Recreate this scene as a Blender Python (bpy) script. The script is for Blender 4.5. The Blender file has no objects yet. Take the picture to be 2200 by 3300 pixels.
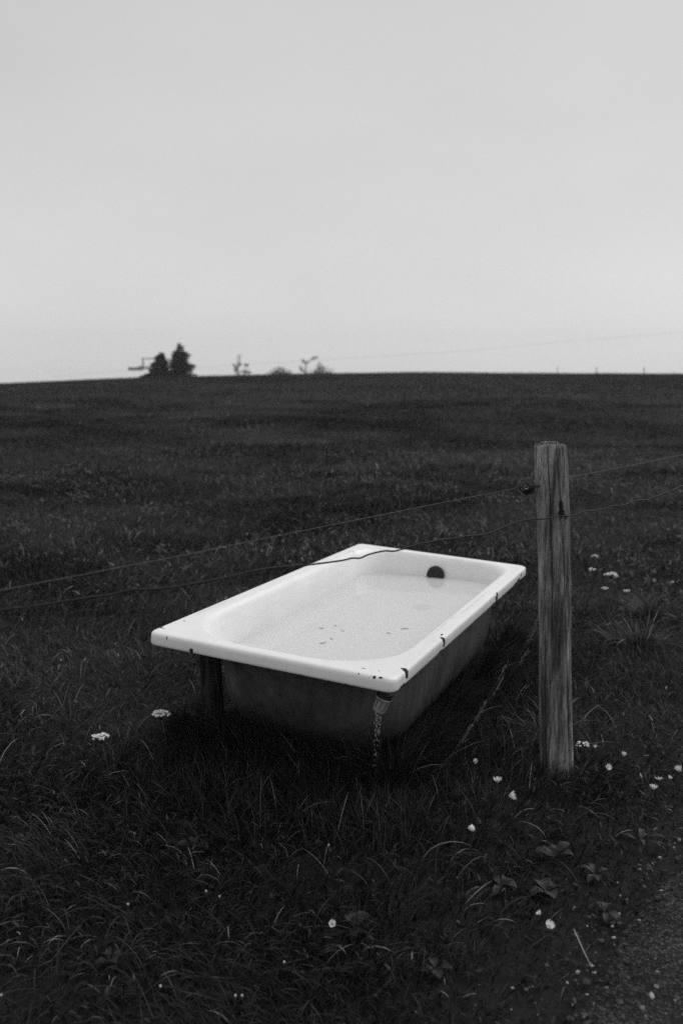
import bpy, bmesh, math, random
import numpy as np
from mathutils import Vector, Matrix

random.seed(7)
rng = np.random.default_rng(11)
S = bpy.context.scene
COL = S.collection

# ------------------------------------------------------------------ camera, sky, sun, exposure
EYE = 1.27
cam_d = bpy.data.cameras.new('camera')
cam = bpy.data.objects.new('camera', cam_d)
COL.objects.link(cam)
cam.location = (0, 0, EYE)
cam.rotation_euler = (math.radians(90 - 9.0846), 0, 0)
cam_d.sensor_fit = 'VERTICAL'
cam_d.sensor_height = 36.0
cam_d.sensor_width = 24.0
cam_d.lens = 36.0 * 2876.83 / 3300.0
cam_d.clip_start = 0.05
cam_d.clip_end = 4000
cam_d.dof.use_dof = True
cam_d.dof.focus_distance = 2.62
cam_d.dof.aperture_fstop = 3.0
S.camera = cam

SUN_EL, SUN_AZ = math.radians(48), math.radians(62)     # azimuth measured from the view axis to the right
world = bpy.data.worlds.new('World')
S.world = world
world.use_nodes = True
wn, wl = world.node_tree.nodes, world.node_tree.links
wn.clear()
w_out = wn.new('ShaderNodeOutputWorld')
w_bg = wn.new('ShaderNodeBackground')
w_sky = wn.new('ShaderNodeTexSky')
w_sky.sky_type = 'NISHITA'
w_sky.sun_disc = False
w_sky.sun_elevation = SUN_EL
w_sky.sun_rotation = SUN_AZ
w_sky.altitude = 900
w_sky.air_density = 1.0
w_sky.dust_density = 1.0
w_bw = wn.new('ShaderNodeRGBToBW')          # a black and white picture
w_mix = wn.new('ShaderNodeMix')             # closed cloud cover evens the sky out
w_mix.data_type = 'FLOAT'
w_mix.inputs[0].default_value = 0.70
w_tc = wn.new('ShaderNodeTexCoord')         # faint, even cloud structure over the whole sky
w_map = wn.new('ShaderNodeMapping')
w_map.inputs['Scale'].default_value = (1.0, 1.0, 2.6)
w_ns = wn.new('ShaderNodeTexNoise')
w_ns.inputs['Scale'].default_value = 2.2
w_ns.inputs['Detail'].default_value = 4
w_rg = wn.new('ShaderNodeMapRange')
w_rg.inputs[1].default_value = 0.25
w_rg.inputs[2].default_value = 0.75
w_rg.inputs[3].default_value = 7.1
w_rg.inputs[4].default_value = 8.1
wl.new(w_tc.outputs['Generated'], w_map.inputs[0])
wl.new(w_map.outputs[0], w_ns.inputs['Vector'])
wl.new(w_ns.outputs['Fac'], w_rg.inputs[0])
wl.new(w_rg.outputs[0], w_mix.inputs[3])
wl.new(w_sky.outputs[0], w_bw.inputs[0])
wl.new(w_bw.outputs[0], w_mix.inputs[2])
wl.new(w_mix.outputs[0], w_bg.inputs[0])
w_bg.inputs[1].default_value = 0.103
wl.new(w_bg.outputs[0], w_out.inputs[0])

sun_d = bpy.data.lights.new('sun', 'SUN')
sun = bpy.data.objects.new('sun', sun_d)
COL.objects.link(sun)
sun_d.energy = 1.5
sun_d.angle = math.radians(55)
sun_d.color = (1.0, 1.0, 1.0)
sv = Vector((math.sin(SUN_AZ) * math.cos(SUN_EL), math.cos(SUN_AZ) * math.cos(SUN_EL), math.sin(SUN_EL)))
sun.rotation_euler = sv.to_track_quat('Z', 'Y').to_euler()
sun.location = (0, 0, 30)

S.view_settings.view_transform = 'Standard'
S.view_settings.look = 'None'
S.view_settings.exposure = 0.0
S.view_settings.gamma = 1.0
S.view_settings.use_curve_mapping = False
S.render.engine = 'CYCLES'
S.cycles.use_denoising = False
S.cycles.max_bounces = 10
S.cycles.transmission_bounces = 8
S.cycles.sample_clamp_indirect = 2.0


# ------------------------------------------------------------------ helpers
def mat(name, base=0.2, rough=0.6, spec=0.5, metal=0.0):
    m = bpy.data.materials.new(name)
    m.use_nodes = True
    b = m.node_tree.nodes['Principled BSDF']
    b.inputs['Base Color'].default_value = (base, base, base, 1)
    b.inputs['Roughness'].default_value = rough
    b.inputs['Specular IOR Level'].default_value = spec
    b.inputs['Metallic'].default_value = metal
    return m, m.node_tree.nodes, m.node_tree.links, b


def nd(n, kind, **kw):
    x = n.new(kind)
    for k, v in kw.items():
        setattr(x, k, v)
    return x


def noise(n, l, vec, scale, detail=4, rough=0.55, dist=0.0):
    t = n.new('ShaderNodeTexNoise')
    t.inputs['Scale'].default_value = scale
    t.inputs['Detail'].default_value = detail
    t.inputs['Roughness'].default_value = rough
    t.inputs['Distortion'].default_value = dist
    if vec is not None:
        l.new(vec, t.inputs['Vector'])
    return t.outputs['Fac']


def ramp(n, l, fac, stops, interp='LINEAR'):
    r = n.new('ShaderNodeValToRGB')
    r.color_ramp.interpolation = interp
    els = r.color_ramp.elements
    while len(els) < len(stops):
        els.new(0.5)
    for e, (p, v) in zip(els, stops):
        e.position = p
        e.color = (v, v, v, 1)
    l.new(fac, r.inputs[0])
    return r.outputs[0]


def mathn(n, l, op, a, b=None, clamp=False):
    x = n.new('ShaderNodeMath')
    x.operation = op
    x.use_clamp = clamp
    for i, v in enumerate((a, b)):
        if v is None:
            continue
        if isinstance(v, (int, float)):
            x.inputs[i].default_value = v
        else:
            l.new(v, x.inputs[i])
    return x.outputs[0]


def mixf(n, l, fac, a, b):
    x = n.new('ShaderNodeMix')
    x.data_type = 'FLOAT'
    for i, v in zip((0, 2, 3), (fac, a, b)):
        if isinstance(v, (int, float)):
            x.inputs[i].default_value = v
        else:
            l.new(v, x.inputs[i])
    return x.outputs[0]


def scaled(n, l, vec, s):
    m = n.new('ShaderNodeMapping')
    m.inputs['Scale'].default_value = s
    l.new(vec, m.inputs['Vector'])
    return m.outputs[0]


def bump(n, l, b, height, strength, dist=0.01):
    x = n.new('ShaderNodeBump')
    x.inputs['Strength'].default_value = strength
    x.inputs['Distance'].default_value = dist
    l.new(height, x.inputs['Height'])
    l.new(x.outputs[0], b.inputs['Normal'])


def objcoord(n):
    return n.new('ShaderNodeTexCoord').outputs['Object']


def link(name, me, parent=None, material=None, smooth=True):
    o = bpy.data.objects.new(name, me)
    COL.objects.link(o)
    if parent is not None:
        o.parent = parent
    if material is not None and not me.materials:
        for m in (material if isinstance(material, (list, tuple)) else [material]):
            me.materials.append(m)
    if smooth and len(me.polygons):
        me.polygons.foreach_set('use_smooth', np.ones(len(me.polygons), bool))
    return o


def pymesh(name, v, f):
    me = bpy.data.meshes.new(name)
    me.from_pydata([tuple(map(float, p)) for p in v], [], f)
    me.update()
    return me


def tag(o, label, cat=None, group=None, kind=None):
    o['label'] = label
    if cat:
        o['category'] = cat
    if group:
        o['group'] = group
    if kind:
        o['kind'] = kind
    return o


def empty(name, loc=(0, 0, 0), rot=(0, 0, 0)):
    o = bpy.data.objects.new(name, None)
    o.empty_display_size = 0.1
    COL.objects.link(o)
    o.location = loc
    o.rotation_euler = rot
    return o


def tube(points, radii, n=8, caps=True):
    """tapered tube along points -> verts, faces"""
    pts = [Vector(p) for p in points]
    if isinstance(radii, (int, float)):
        radii = [radii] * len(pts)
    v, f = [], []
    ref = Vector((0, 0, 1))
    prev = None
    for i, p in enumerate(pts):
        t = (pts[min(i + 1, len(pts) - 1)] - pts[max(i - 1, 0)]).normalized()
        if prev is None:
            a = t.cross(ref)
            if a.length < 1e-3:
                a = t.cross(Vector((1, 0, 0)))
            a.normalize()
        else:
            a = (prev - t * prev.dot(t)).normalized()
        prev = a
        b = t.cross(a)
        for k in range(n):
            an = 2 * math.pi * k / n
            v.append(p + (a * math.cos(an) + b * math.sin(an)) * radii[i])
    for i in range(len(pts) - 1):
        for k in range(n):
            f.append((i * n + k, i * n + (k + 1) % n, (i + 1) * n + (k + 1) % n, (i + 1) * n + k))
    if caps:
        f.append(tuple(range(n))[::-1])
        f.append(tuple((len(pts) - 1) * n + k for k in range(n)))
    return v, f


def join(parts):
    v, f = [], []
    for pv, pf in parts:
        o = len(v)
        v += list(pv)
        f += [tuple(i + o for i in q) for q in pf]
    return v, f


def vnoise(x, y, seed=0):
    """cheap smooth noise from sines, about -1..1"""
    s = seed * 1.7
    return (np.sin(x * 1.0 + 1.3 * np.sin(y * 0.73 + s) + s) + np.sin(y * 1.13 + 1.1 * np.sin(x * 0.81 - s) + 2.1 * s)
            + 0.6 * np.sin(1.9 * x + 1.7 * y + 3 * s) + 0.5 * np.sin(2.3 * y - 2.1 * x + s)) / 3.1


def smooth(a, b, x):
    t = np.clip((x - a) / (b - a), 0, 1)
    return t * t * (3 - 2 * t)


# ------------------------------------------------------------------ terrain
def terrain(x, y):
    x = np.asarray(x, float)
    y = np.asarray(y, float)
    crest = 0.97 - 0.0007 * np.clip(x - 6, -60, 0) ** 2 + 0.004 * np.clip(x - 6, -60, 0) - 0.0045 * np.clip(x - 6, 0, 60)
    crest = np.maximum(crest, -0.4)
    rise = np.clip((y - 5.0) / 60.0, 0, 1)
    z = crest * (0.62 * rise + 0.38 * smooth(0, 1, rise))
    z = z + 0.07 * vnoise(x * 0.13, y * 0.17, 1) * smooth(7, 20, y) * (1 - smooth(50, 64, y))
    z = z + 0.03 * vnoise(x * 0.5, y * 0.55, 2) * smooth(4.5, 9, y) * (1 - smooth(40, 60, y))
    z = z + 0.032 * vnoise(x * 1.5, y * 1.35, 7) * smooth(4.6, 7, y) * (1 - smooth(30, 60, y))
    z = z + 0.03 * vnoise(x * 0.35, y * 0.3, 5) * smooth(50, 60, y)
    z = z - 0.16 * np.exp(-((y - 15 - 0.25 * x) / 2.6) ** 2) * smooth(-3, 4, x)      # shallow ditch
    z = z + 0.012 * vnoise(x * 3.1, y * 3.3, 3) + 0.006 * vnoise(x * 8.1, y * 7.7, 4)
    lx = (x - 0.115) * 0.9165 - (y - 3.2645) * 0.400       # the ground swells where the tub has settled
    ly = (x - 0.115) * 0.400 + (y - 3.2645) * 0.9165
    dd = np.hypot(np.maximum(np.abs(lx) - 0.28, 0), np.maximum(np.abs(ly) - 0.62, 0))
    z = z + (0.075 - 0.055 * lx) * np.exp(-(dd / 0.20) ** 2) - 0.075 * (1 - smooth(0.0, 0.09, dd))
    z = z - 11.0 * smooth(66, 190, y) - 3.0 * smooth(190, 500, y)
    side = np.maximum(np.abs(x) - 60, 0)
    return z - 0.02 * side * smooth(40, 80, y)


EDGE_P = np.array([0.485, 1.573])
EDGE_D = np.array([0.37, 0.43]) / np.hypot(0.37, 0.43)


def path_side(x, y):
    """signed distance to the path's edge, positive on the path"""
    return (np.asarray(x) - EDGE_P[0]) * EDGE_D[1] - (np.asarray(y) - EDGE_P[1]) * EDGE_D[0]


def graded(a, b, n, p):
    t = np.linspace(0, 1, n)
    return a + (b - a) * t ** p


def sheet(name, xs, ys, zf):
    X, Y = np.meshgrid(xs, ys)
    Z = zf(X, Y)
    v = np.stack([X, Y, Z], -1).reshape(-1, 3)
    nx, ny = len(xs), len(ys)
    i = (np.arange(ny - 1)[:, None] * nx + np.arange(nx - 1)[None]).ravel()
    q = np.stack([i, i + 1, i + 1 + nx, i + nx], 1)
    me = bpy.data.meshes.new(name)
    me.vertices.add(len(v))
    me.vertices.foreach_set('co', v.ravel())
    me.loops.add(q.size)
    me.loops.foreach_set('vertex_index', q.ravel())
    me.polygons.add(len(q))
    me.polygons.foreach_set('loop_start', np.arange(len(q)) * 4)
    me.polygons.foreach_set('loop_total', np.full(len(q), 4))
    me.update(calc_edges=True)
    return me


gx = np.concatenate([-graded(8, 900, 70, 2.2)[::-1], np.linspace(-7.9, 7.9, 159), graded(8, 900, 70, 2.2)])
gy = np.concatenate([np.linspace(-40, -4.5, 20), np.linspace(-4, 8, 160), graded(8.1, 75, 150, 1.4), graded(76, 1600, 60, 2.0)])
ground_m, n, l, b = mat('turf_soil', 0.03, 0.95, 0.1)
oc = objcoord(n)
c1 = ramp(n, l, noise(n, l, oc, 0.35, 5), [(0.3, 0.012), (0.7, 0.026)])
c2 = ramp(n, l, noise(n, l, oc, 22, 5, 0.7), [(0.3, 0.55), (0.72, 1.5)])
mm = nd(n, 'ShaderNodeMix', data_type='RGBA', blend_type='MULTIPLY')
mm.inputs[0].default_value = 1.0
l.new(c1, mm.inputs[6]); l.new(c2, mm.inputs[7])
l.new(mm.outputs[2], b.inputs['Base Color'])
bump(n, l, b, noise(n, l, oc, 35, 6, 0.7), 0.8, 0.02)
ground = link('ground', sheet('ground', gx, gy, terrain), None, ground_m)
tag(ground, 'dark pasture ground rising gently to the low crest of the hill', 'ground', kind='structure')

# path: a strip of fine gravel along the lower right corner
pu = np.linspace(-6, 9, 220)
pw = np.concatenate([np.linspace(-0.10, 0.5, 24), np.linspace(0.56, 2.4, 18)])
pv = []
for wv in pw:
    for u in pu:
        e = 0.05 * float(vnoise(u * 3.1, 0.3, 8)) + 0.025 * float(vnoise(u * 11, 1.3, 9))
        p = EDGE_P + EDGE_D * u + np.array([EDGE_D[1], -EDGE_D[0]]) * (wv + e)
        lift = 0.006 + 0.010 * min(1, max(0, (wv + 0.02) / 0.25)) - 0.02 * max(0, (-0.03 - wv) / 0.07)
        pv.append((p[0], p[1], float(terrain(p[0], p[1])) + lift + 0.003 * float(vnoise(p[0] * 15, p[1] * 14, 6))))
nu = len(pu)
pf = [(j * nu + i, j * nu + i + 1, (j + 1) * nu + i + 1, (j + 1) * nu + i) for j in range(len(pw) - 1) for i in range(nu - 1)]
path_m, n, l, b = mat('path_gravel_bed', 0.06, 0.9, 0.2)
oc = objcoord(n)
vo = nd(n, 'ShaderNodeTexVoronoi'); vo.inputs['Scale'].default_value = 190
l.new(oc, vo.inputs['Vector'])
c1 = ramp(n, l, vo.outputs['Color'], [(0.25, 0.009), (0.6, 0.024), (0.95, 0.09)])
c2 = ramp(n, l, noise(n, l, oc, 7, 6, 0.65), [(0.35, 0.6), (0.65, 1.3)])
mm = nd(n, 'ShaderNodeMix', data_type='RGBA', blend_type='MULTIPLY')
mm.inputs[0].default_value = 1.0
l.new(c1, mm.inputs[6]); l.new(c2, mm.inputs[7])
l.new(mm.outputs[2], b.inputs['Base Color'])
bump(n, l, b, vo.outputs['Distance'], 0.9, 0.006)
path = link('path', pymesh('path', pv, [q[::-1] for q in pf]), None, path_m)
tag(path, 'dark gravel path edge in the lower right corner of the picture', 'path', kind='structure')

# ------------------------------------------------------------------ bathtub
TO = Vector((0.11504222, 3.26451085, 0.4419753))
TR = np.array([[0.91512401, -0.40007596, -0.04987266], [0.39976655, 0.91646906, -0.01646723], [0.05229489, -0.00486786, 0.99861982]])
TM = Matrix([[TR[c][r] for c in range(3)] for r in range(3)])
tub = empty('bathtub', TO)
tub.rotation_euler = TM.to_euler()
tag(tub, 'white enamel bathtub brimming with water standing in the grass', 'bathtub')


def rrect(xh, yn, yf, rn, rf, m=14, s=10):
    """rounded rectangle, near corners radius rn, far corners radius rf, same count always"""
    pts = []
    cs = [((xh - rn, yn + rn), rn, -90), ((xh - rf, yf - rf), rf, 0), ((-xh + rf, yf - rf), rf, 90), ((-xh + rn, yn + rn), rn, 180)]
    arcs = []
    for (cx, cy), r, a0 in cs:
        arcs.append([(cx + r * math.cos(math.radians(a0 + 90 * k / (m - 1))), cy + r * math.sin(math.radians(a0 + 90 * k / (m - 1)))) for k in range(m)])
    for i in range(4):
        pts += arcs[i]
        a, c = arcs[i][-1], arcs[(i + 1) % 4][0]
        for k in range(1, s):
            pts.append((a[0] + (c[0] - a[0]) * k / s, a[1] + (c[1] - a[1]) * k / s))
    return pts


def loops_mesh(name, params, cap=False):
    v, f = [], []
    N = None
    for (z, xh, yn, yf, rn, rf) in params:
        p = rrect(xh, yn, yf, rn, rf)
        N = len(p)
        v += [(x, y, z) for x, y in p]
    for k in range(len(params) - 1):
        for i in range(N):
            f.append((k * N + i, k * N + (i + 1) % N, (k + 1) * N + (i + 1) % N, (k + 1) * N + i))
    if cap:
        f.append(tuple((len(params) - 1) * N + i for i in range(N)))
    return v, f, N


# enamel with chips: chips are spots with a ragged outline where the dark iron shows
CHIPS = [  # x, y, z, radius x, y, z
    (0.405, -0.751, -0.012, .02, .011, .020), (0.405, -0.399, -0.012, .014, .012, .024), (0.405, 0.296, -0.028, .016, .020, .026),
    (0.405, 0.678, -0.037, .016, .035, .012), (0.405, 0.728, -0.020, .010, .012, .008), (0.405, -0.43, -0.040, .012, .035, .006),
    (0.405, -0.78, -0.040, .012, .03, .006), (0.405, 0.25, -0.040, .012, .04, .006), (0.405, 0.62, -0.040, .012, .03, .008), (0.405, 0.0, -0.042, .012, .03, .004),
    (-0.246, -0.85, -0.040, .007, .012, .012), (-0.334, -0.85, -0.010, .002, .006, .005), (0.297, -0.850, -0.002, .006, .006, .005),
    (0.362, -0.850, -0.001, .011, .008, .0045), (0.343, -0.848, -0.004, .004, .006, .004), (0.293, -0.808, 0.0, .008, .0025, .004), (0.34, -0.804, 0.0, .003, .003, .004),
    (-0.392, -0.792, 0.0, .003, .010, .005), (-0.373, -0.697, 0.0, .003, .004, .004), (-0.384, -0.80, 0.0, .010, .002, .005),
    (-0.328, 0.664, 0.0, .007, .012, .004), (0.389, -0.372, 0.0, .004, .012, .004), (0.12, -0.85, -0.042, .012, .01, .003), (0.26, -0.85, -0.043, .012, .01, .003),
]
SMEARS = [(-0.381, -0.56, 0, .007, .17, .02), (-0.36, 0.642, 0, .02, .03, .02), (0.352, -0.848, -0.004, .03, .01, .006), (0.372, 0.1, 0, .006, .3, .01), (0.362, -0.25, 0, .004, .2, .01)]


def enamel(name):
    m, n, l, b = mat(name, 0.8, 0.28, 0.5)
    oc = objcoord(n)
    warp = nd(n, 'ShaderNodeTexNoise'); warp.inputs['Scale'].default_value = 70; warp.inputs['Detail'].default_value = 5
    l.new(oc, warp.inputs['Vector'])
    jag = mathn(n, l, 'MULTIPLY', mathn(n, l, 'SUBTRACT', warp.outputs['Fac'], 0.5), 1.9)

    def spot(c, soft):
        sub = nd(n, 'ShaderNodeVectorMath', operation='SUBTRACT'); l.new(oc, sub.inputs[0]); sub.inputs[1].default_value = c[:3]
        dv = nd(n, 'ShaderNodeVectorMath', operation='DIVIDE'); l.new(sub.outputs[0], dv.inputs[0]); dv.inputs[1].default_value = [1.08 * q_ for q_ in c[3:]]
        ln = nd(n, 'ShaderNodeVectorMath', operation='LENGTH'); l.new(dv.outputs[0], ln.inputs[0])
        d = mathn(n, l, 'SUBTRACT', 1.0, mathn(n, l, 'ADD', ln.outputs['Value'], jag))
        return mathn(n, l, 'MULTIPLY', d, soft, clamp=True)
    tot = None
    for c in CHIPS:
        s = spot(c, 9.0)
        tot = s if tot is None else mathn(n, l, 'MAXIMUM', tot, s)
    sm = None
    for c in SMEARS:
        s = spot(c, 1.2)
        sm = s if sm is None else mathn(n, l, 'MAXIMUM', sm, s)
    streak = noise(n, l, scaled(n, l, oc, (160, 22, 60)), 1.0, 5, 0.7)
    sm = mathn(n, l, 'MULTIPLY', sm, ramp(n, l, streak, [(0.45, 0.0), (0.62, 0.75)]))
    speck = ramp(n, l, noise(n, l, oc, 260, 2, 0.5), [(0.74, 0.0), (0.78, 0.5)])
    speck = mathn(n, l, 'MULTIPLY', speck, ramp(n, l, noise(n, l, oc, 9, 3), [(0.5, 0.0), (0.66, 1.0)]))
    base = ramp(n, l, noise(n, l, oc, 5, 5, 0.6), [(0.3, 0.76), (0.7, 0.84)])
    film = ramp(n, l, noise(n, l, scaled(n, l, oc, (30, 6, 30)), 1.0, 5, 0.65), [(0.5, 0.0), (0.8, 0.16)])
    c = mixf(n, l, film, base, 0.45)
    c = mixf(n, l, sm, c, 0.16)
    c = mixf(n, l, speck, c, 0.2)
    c = mixf(n, l, tot, c, 0.018)
    l.new(c, b.inputs['Base Color'])
    l.new(mixf(n, l, tot, mixf(n, l, film, 0.25, 0.5), 0.9), b.inputs['Roughness'])
    inv = mathn(n, l, 'SUBTRACT', 1.0, tot)
    bump(n, l, b, inv, 0.5, 0.001)
    return m


enamel_m = enamel('chipped_white_enamel')
hull_m, n, l, b = mat('grey_hull_enamel', 0.3, 0.5, 0.35)
oc = objcoord(n)
c1 = ramp(n, l, noise(n, l, oc, 6, 6, 0.65), [(0.3, 0.055), (0.7, 0.105)])
st = ramp(n, l, noise(n, l, scaled(n, l, oc, (40, 40, 5)), 1.0, 5, 0.6), [(0.35, 0.7), (0.65, 1.15)])
sp = ramp(n, l, noise(n, l, oc, 30, 3, 0.5), [(0.72, 1.0), (0.76, 0.35)])
mm = nd(n, 'ShaderNodeMix', data_type='RGBA', blend_type='MULTIPLY'); mm.inputs[0].default_value = 1.0
l.new(c1, mm.inputs[6]); l.new(st, mm.inputs[7])
m2 = nd(n, 'ShaderNodeMix', data_type='RGBA', blend_type='MULTIPLY'); m2.inputs[0].default_value = 1.0
l.new(mm.outputs[2], m2.inputs[6]); l.new(sp, m2.inputs[7])
l.new(m2.outputs[2], b.inputs['Base Color'])
bump(n, l, b, noise(n, l, oc, 60, 4), 0.15, 0.002)

hx, hy = 0.4055, 0.85


def lip(z, inset, r=0.030):
    return (z, hx - inset, -hy + inset, hy - inset, r, r)


inner0 = (0.0, 0.356, -0.810, 0.797, 0.255, 0.135)
rimp = [lip(-0.0405, 0.016, .02), lip(-0.0425, 0.010, .024), lip(-0.0420, 0.004, .028), lip(-0.0385, 0.0008), lip(-0.032, 0), lip(-0.014, 0.0003), lip(-0.0075, 0.0014), lip(-0.0035, 0.0040, .029),
        lip(-0.0010, 0.0085, .028), lip(0, 0.014, .027)]
for t in (0.2, 0.5, 0.8):
    a = lip(0, 0.014, .027)
    rimp.append(tuple(a[i] + (inner0[i] - a[i]) * t for i in range(6)))
rimp.append(inner0)
v, f, N = loops_mesh('rim', rimp)
rim = link('rim', pymesh('rim', v, f), tub, [enamel_m, hull_m])

key = [inner0, (-0.0015, 0.351, -0.805, 0.792, .254, .136), (-0.006, 0.344, -0.797, 0.787, .253, .138), (-0.016, 0.336, -0.788, 0.780, .252, .14), (-0.05, 0.325, -0.766, 0.768, .25, .145), (-0.12, 0.312, -0.722, 0.750, .25, .15),
       (-0.20, 0.312, -0.690, 0.735, .225, .15), (-0.28, 0.305, -0.645, 0.718, .20, .15), (-0.335, 0.292, -0.600, 0.698, .185, .15),
       (-0.376, 0.262, -0.550, 0.665, .17, .14), (-0.396, 0.20, -0.470, 0.60, .15, .12), (-0.401, 0.14, -0.40, 0.54, .11, .10), (-0.4025, 0.10, -0.34, 0.48, .09, .09)]
KA = np.array(key)
basp = []
for k in range(len(key) - 1):
    p0, p1, p2, p3 = KA[max(k - 1, 0)], KA[k], KA[k + 1], KA[min(k + 2, len(key) - 1)]
    ns = 4 if k >= 3 else 2
    for s in range(ns):
        t = s / ns
        if k < 4 or k >= 10:
            basp.append(tuple(p1 + (p2 - p1) * t))
        else:
            basp.append(tuple(0.5 * (2 * p1 + (p2 - p0) * t + (2 * p0 - 5 * p1 + 4 * p2 - p3) * t * t + (3 * p1 - p0 - 3 * p2 + p3) * t ** 3)))
basp.append(key[-1])
v, f, N = loops_mesh('basin', basp, True)
BV = np.array(v).reshape(len(basp), N, 3)
basin = link('basin', pymesh('basin', v, f), tub, [enamel_m, hull_m])
for o in (rim, basin):
    md = o.modifiers.new('shell', 'SOLIDIFY')
    md.thickness = 0.004
    md.offset = -1
    md.use_rim = False
    md.material_offset = 1
basin['label'] = 'deep white basin with bare grey outside'

dark_m, n, l, b = mat('black_rubber', 0.012, 0.55, 0.4)
oc = objcoord(n)
l.new(ramp(n, l, noise(n, l, oc, 40, 5), [(0.3, 0.006), (0.7, 0.022)]), b.inputs['Base Color'])


def disc_profile(prof, nseg=40):
    """lathe about +z from (r, z) pairs"""
    v, f = [], []
    for r, z in prof:
        for k in range(nseg):
            a = 2 * math.pi * k / nseg
            v.append((r * math.cos(a), r * math.sin(a), z))
    for i in range(len(prof) - 1):
        for k in range(nseg):
            f.append((i * nseg + k, i * nseg + (k + 1) % nseg, (i + 1) * nseg + (k + 1) % nseg, (i + 1) * nseg + k))
    f.append(tuple((len(prof) - 1) * nseg + k for k in range(nseg)))
    f.append(tuple(range(nseg))[::-1])
    return v, f


v, f = disc_profile([(0.041, 0), (0.0415, 0.004), (0.039, 0.008), (0.033, 0.011), (0.026, 0.011), (0.022, 0.007), (0.016, 0.006), (0.008, 0.010), (0.002, 0.011)])
ovf = link('overflow_cover', pymesh('overflow_cover', v, f), tub, dark_m)
ovf.location = (0.016, 0.752, -0.079)
ovf.rotation_euler = (math.radians(90 - 13), 0, 0)
ovf['label'] = 'round black overflow cover half under water'

drain_m, n, l, b = mat('dull_drain_metal', 0.015, 0.6, 0.3, 0.0)
v, f = disc_profile([(0.042, 0), (0.041, 0.004), (0.032, 0.006), (0.024, 0.004), (0.020, 0.001), (0.002, 0.001)], 32)
dr = link('drain', pymesh('drain', v, f), tub, drain_m)
dr.location = (0.04, 0.545, -0.3955)
dr.rotation_euler = (math.radians(4), 0, 0)
v, f = disc_profile([(0.021, 0.0), (0.021, 0.009), (0.017, 0.0125), (0.002, 0.013)], 24)
pl = link('plug', pymesh('plug', v, f), dr, dark_m)

# paint flaking off the far right corner of the hull
flake_m, n, l, b = mat('peeling_enamel', 0.5, 0.6, 0.3)
for k, (dx, dy, dz, ln, wd, tw) in enumerate([(0.0, 0.0, 0.0, .075, .012, .3), (-0.008, -0.03, -0.03, .09, .010, -.2), (0.004, 0.012, -0.045, .05, .009, .7), (-0.004, -0.012, -0.075, .06, .012, .1)]):
    vv = []
    for i in range(6):
        t = i / 5
        w = wd * (0.35 + 0.65 * math.sin(math.pi * min(1, t * 0.9 + 0.1))) * (1 + 0.3 * math.sin(7 * t + k))
        ox = 0.012 * math.sin(t * 2.6 + k)
        vv += [(ox, -w / 2 + 0.01 * tw * t, -ln * t), (ox + 0.003, w / 2 + 0.01 * tw * t, -ln * t + 0.004)]
    ff = [(2 * i, 2 * i + 1, 2 * i + 3, 2 * i + 2) for i in range(5)]
    fo = link('flake', pymesh('flake', vv, ff), tub, flake_m)
    fo.location = (0.322 + dx, 0.55 + dy, -0.055 + dz)
    fo.rotation_euler = (0.1 * k, 0.12, 0.5 + tw)
    sm = fo.modifiers.new('thick', 'SOLIDIFY'); sm.thickness = 0.0015

# outlet: black pipe bend and ribbed grey coupling under the near right corner
pipe_pts = [(0.245, -0.655, -0.060), (0.285, -0.70, -0.058), (0.318, -0.732, -0.057), (0.338, -0.748, -0.060), (0.347, -0.757, -0.070), (0.346, -0.760, -0.085), (0.3445, -0.762, -0.098)]
v, f = tube(pipe_pts, [.017, .017, .017, .0172, .0175, .020, .025], 20)
outlet = link('outlet_pipe', pymesh('outlet_pipe', v, f), tub, dark_m)
outlet['label'] = 'black pipe bend under the rim corner'
v, f = tube([(0.3465, -0.760, -0.076), (0.346, -0.7605, -0.083)], [.0225, .0245], 20)
link('collar', pymesh('collar', v, f), outlet, dark_m)
coup_m, n, l, b = mat('grey_plastic_coupling', 0.16, 0.55, 0.35)
oc = objcoord(n)
l.new(ramp(n, l, noise(n, l, oc, 90, 5, 0.7), [(0.3, 0.2), (0.7, 0.34)]), b.inputs['Base Color'])
v, f = disc_profile([(0.0225, 0.0), (0.0245, 0.0015), (0.0250, -0.003), (0.0238, -0.005), (0.0232, -0.006), (0.0215, -0.031), (0.0205, -0.033), (0.0195, -0.034), (0.0195, -0.041), (0.0185, -0.043), (0.0150, -0.043), (0.0140, -0.030), (0.002, -0.029)], 40)
coup = link('coupling', pymesh('coupling', v, [q[::-1] for q in f]), tub, coup_m)
coup.location = (0.345, -0.7615, -0.091)
coup.rotation_euler = (math.radians(-6), math.radians(17), 0)
coup['label'] = 'ribbed grey plastic pipe coupling dripping water'
rv, rf_ = [], []
for (x, y, z) in [(-.0008, 0, 0), (.0008, 0, 0), (.0008, .0014, 0), (-.0008, .0014, 0)]:
    rv.append((x, y + 0.0226, -0.006))
for (x, y, z) in [(-.0007, 0, 0), (.0007, 0, 0), (.0007, .0013, 0), (-.0007, .0013, 0)]:
    rv.append((x, y + 0.0206, -0.031))
rf_ = [(0, 1, 2, 3), (7, 6, 5, 4), (0, 4, 5, 1), (1, 5, 6, 2), (2, 6, 7, 3), (3, 7, 4, 0)]
rib_me = pymesh('rib', rv, rf_)
rib_me.materials.append(dark_m)
for k in range(10):
    rb = link('rib', rib_me, coup, None, False)
    rb.rotation_euler = (0, 0, 2 * math.pi * k / 10 + 0.2)

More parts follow.
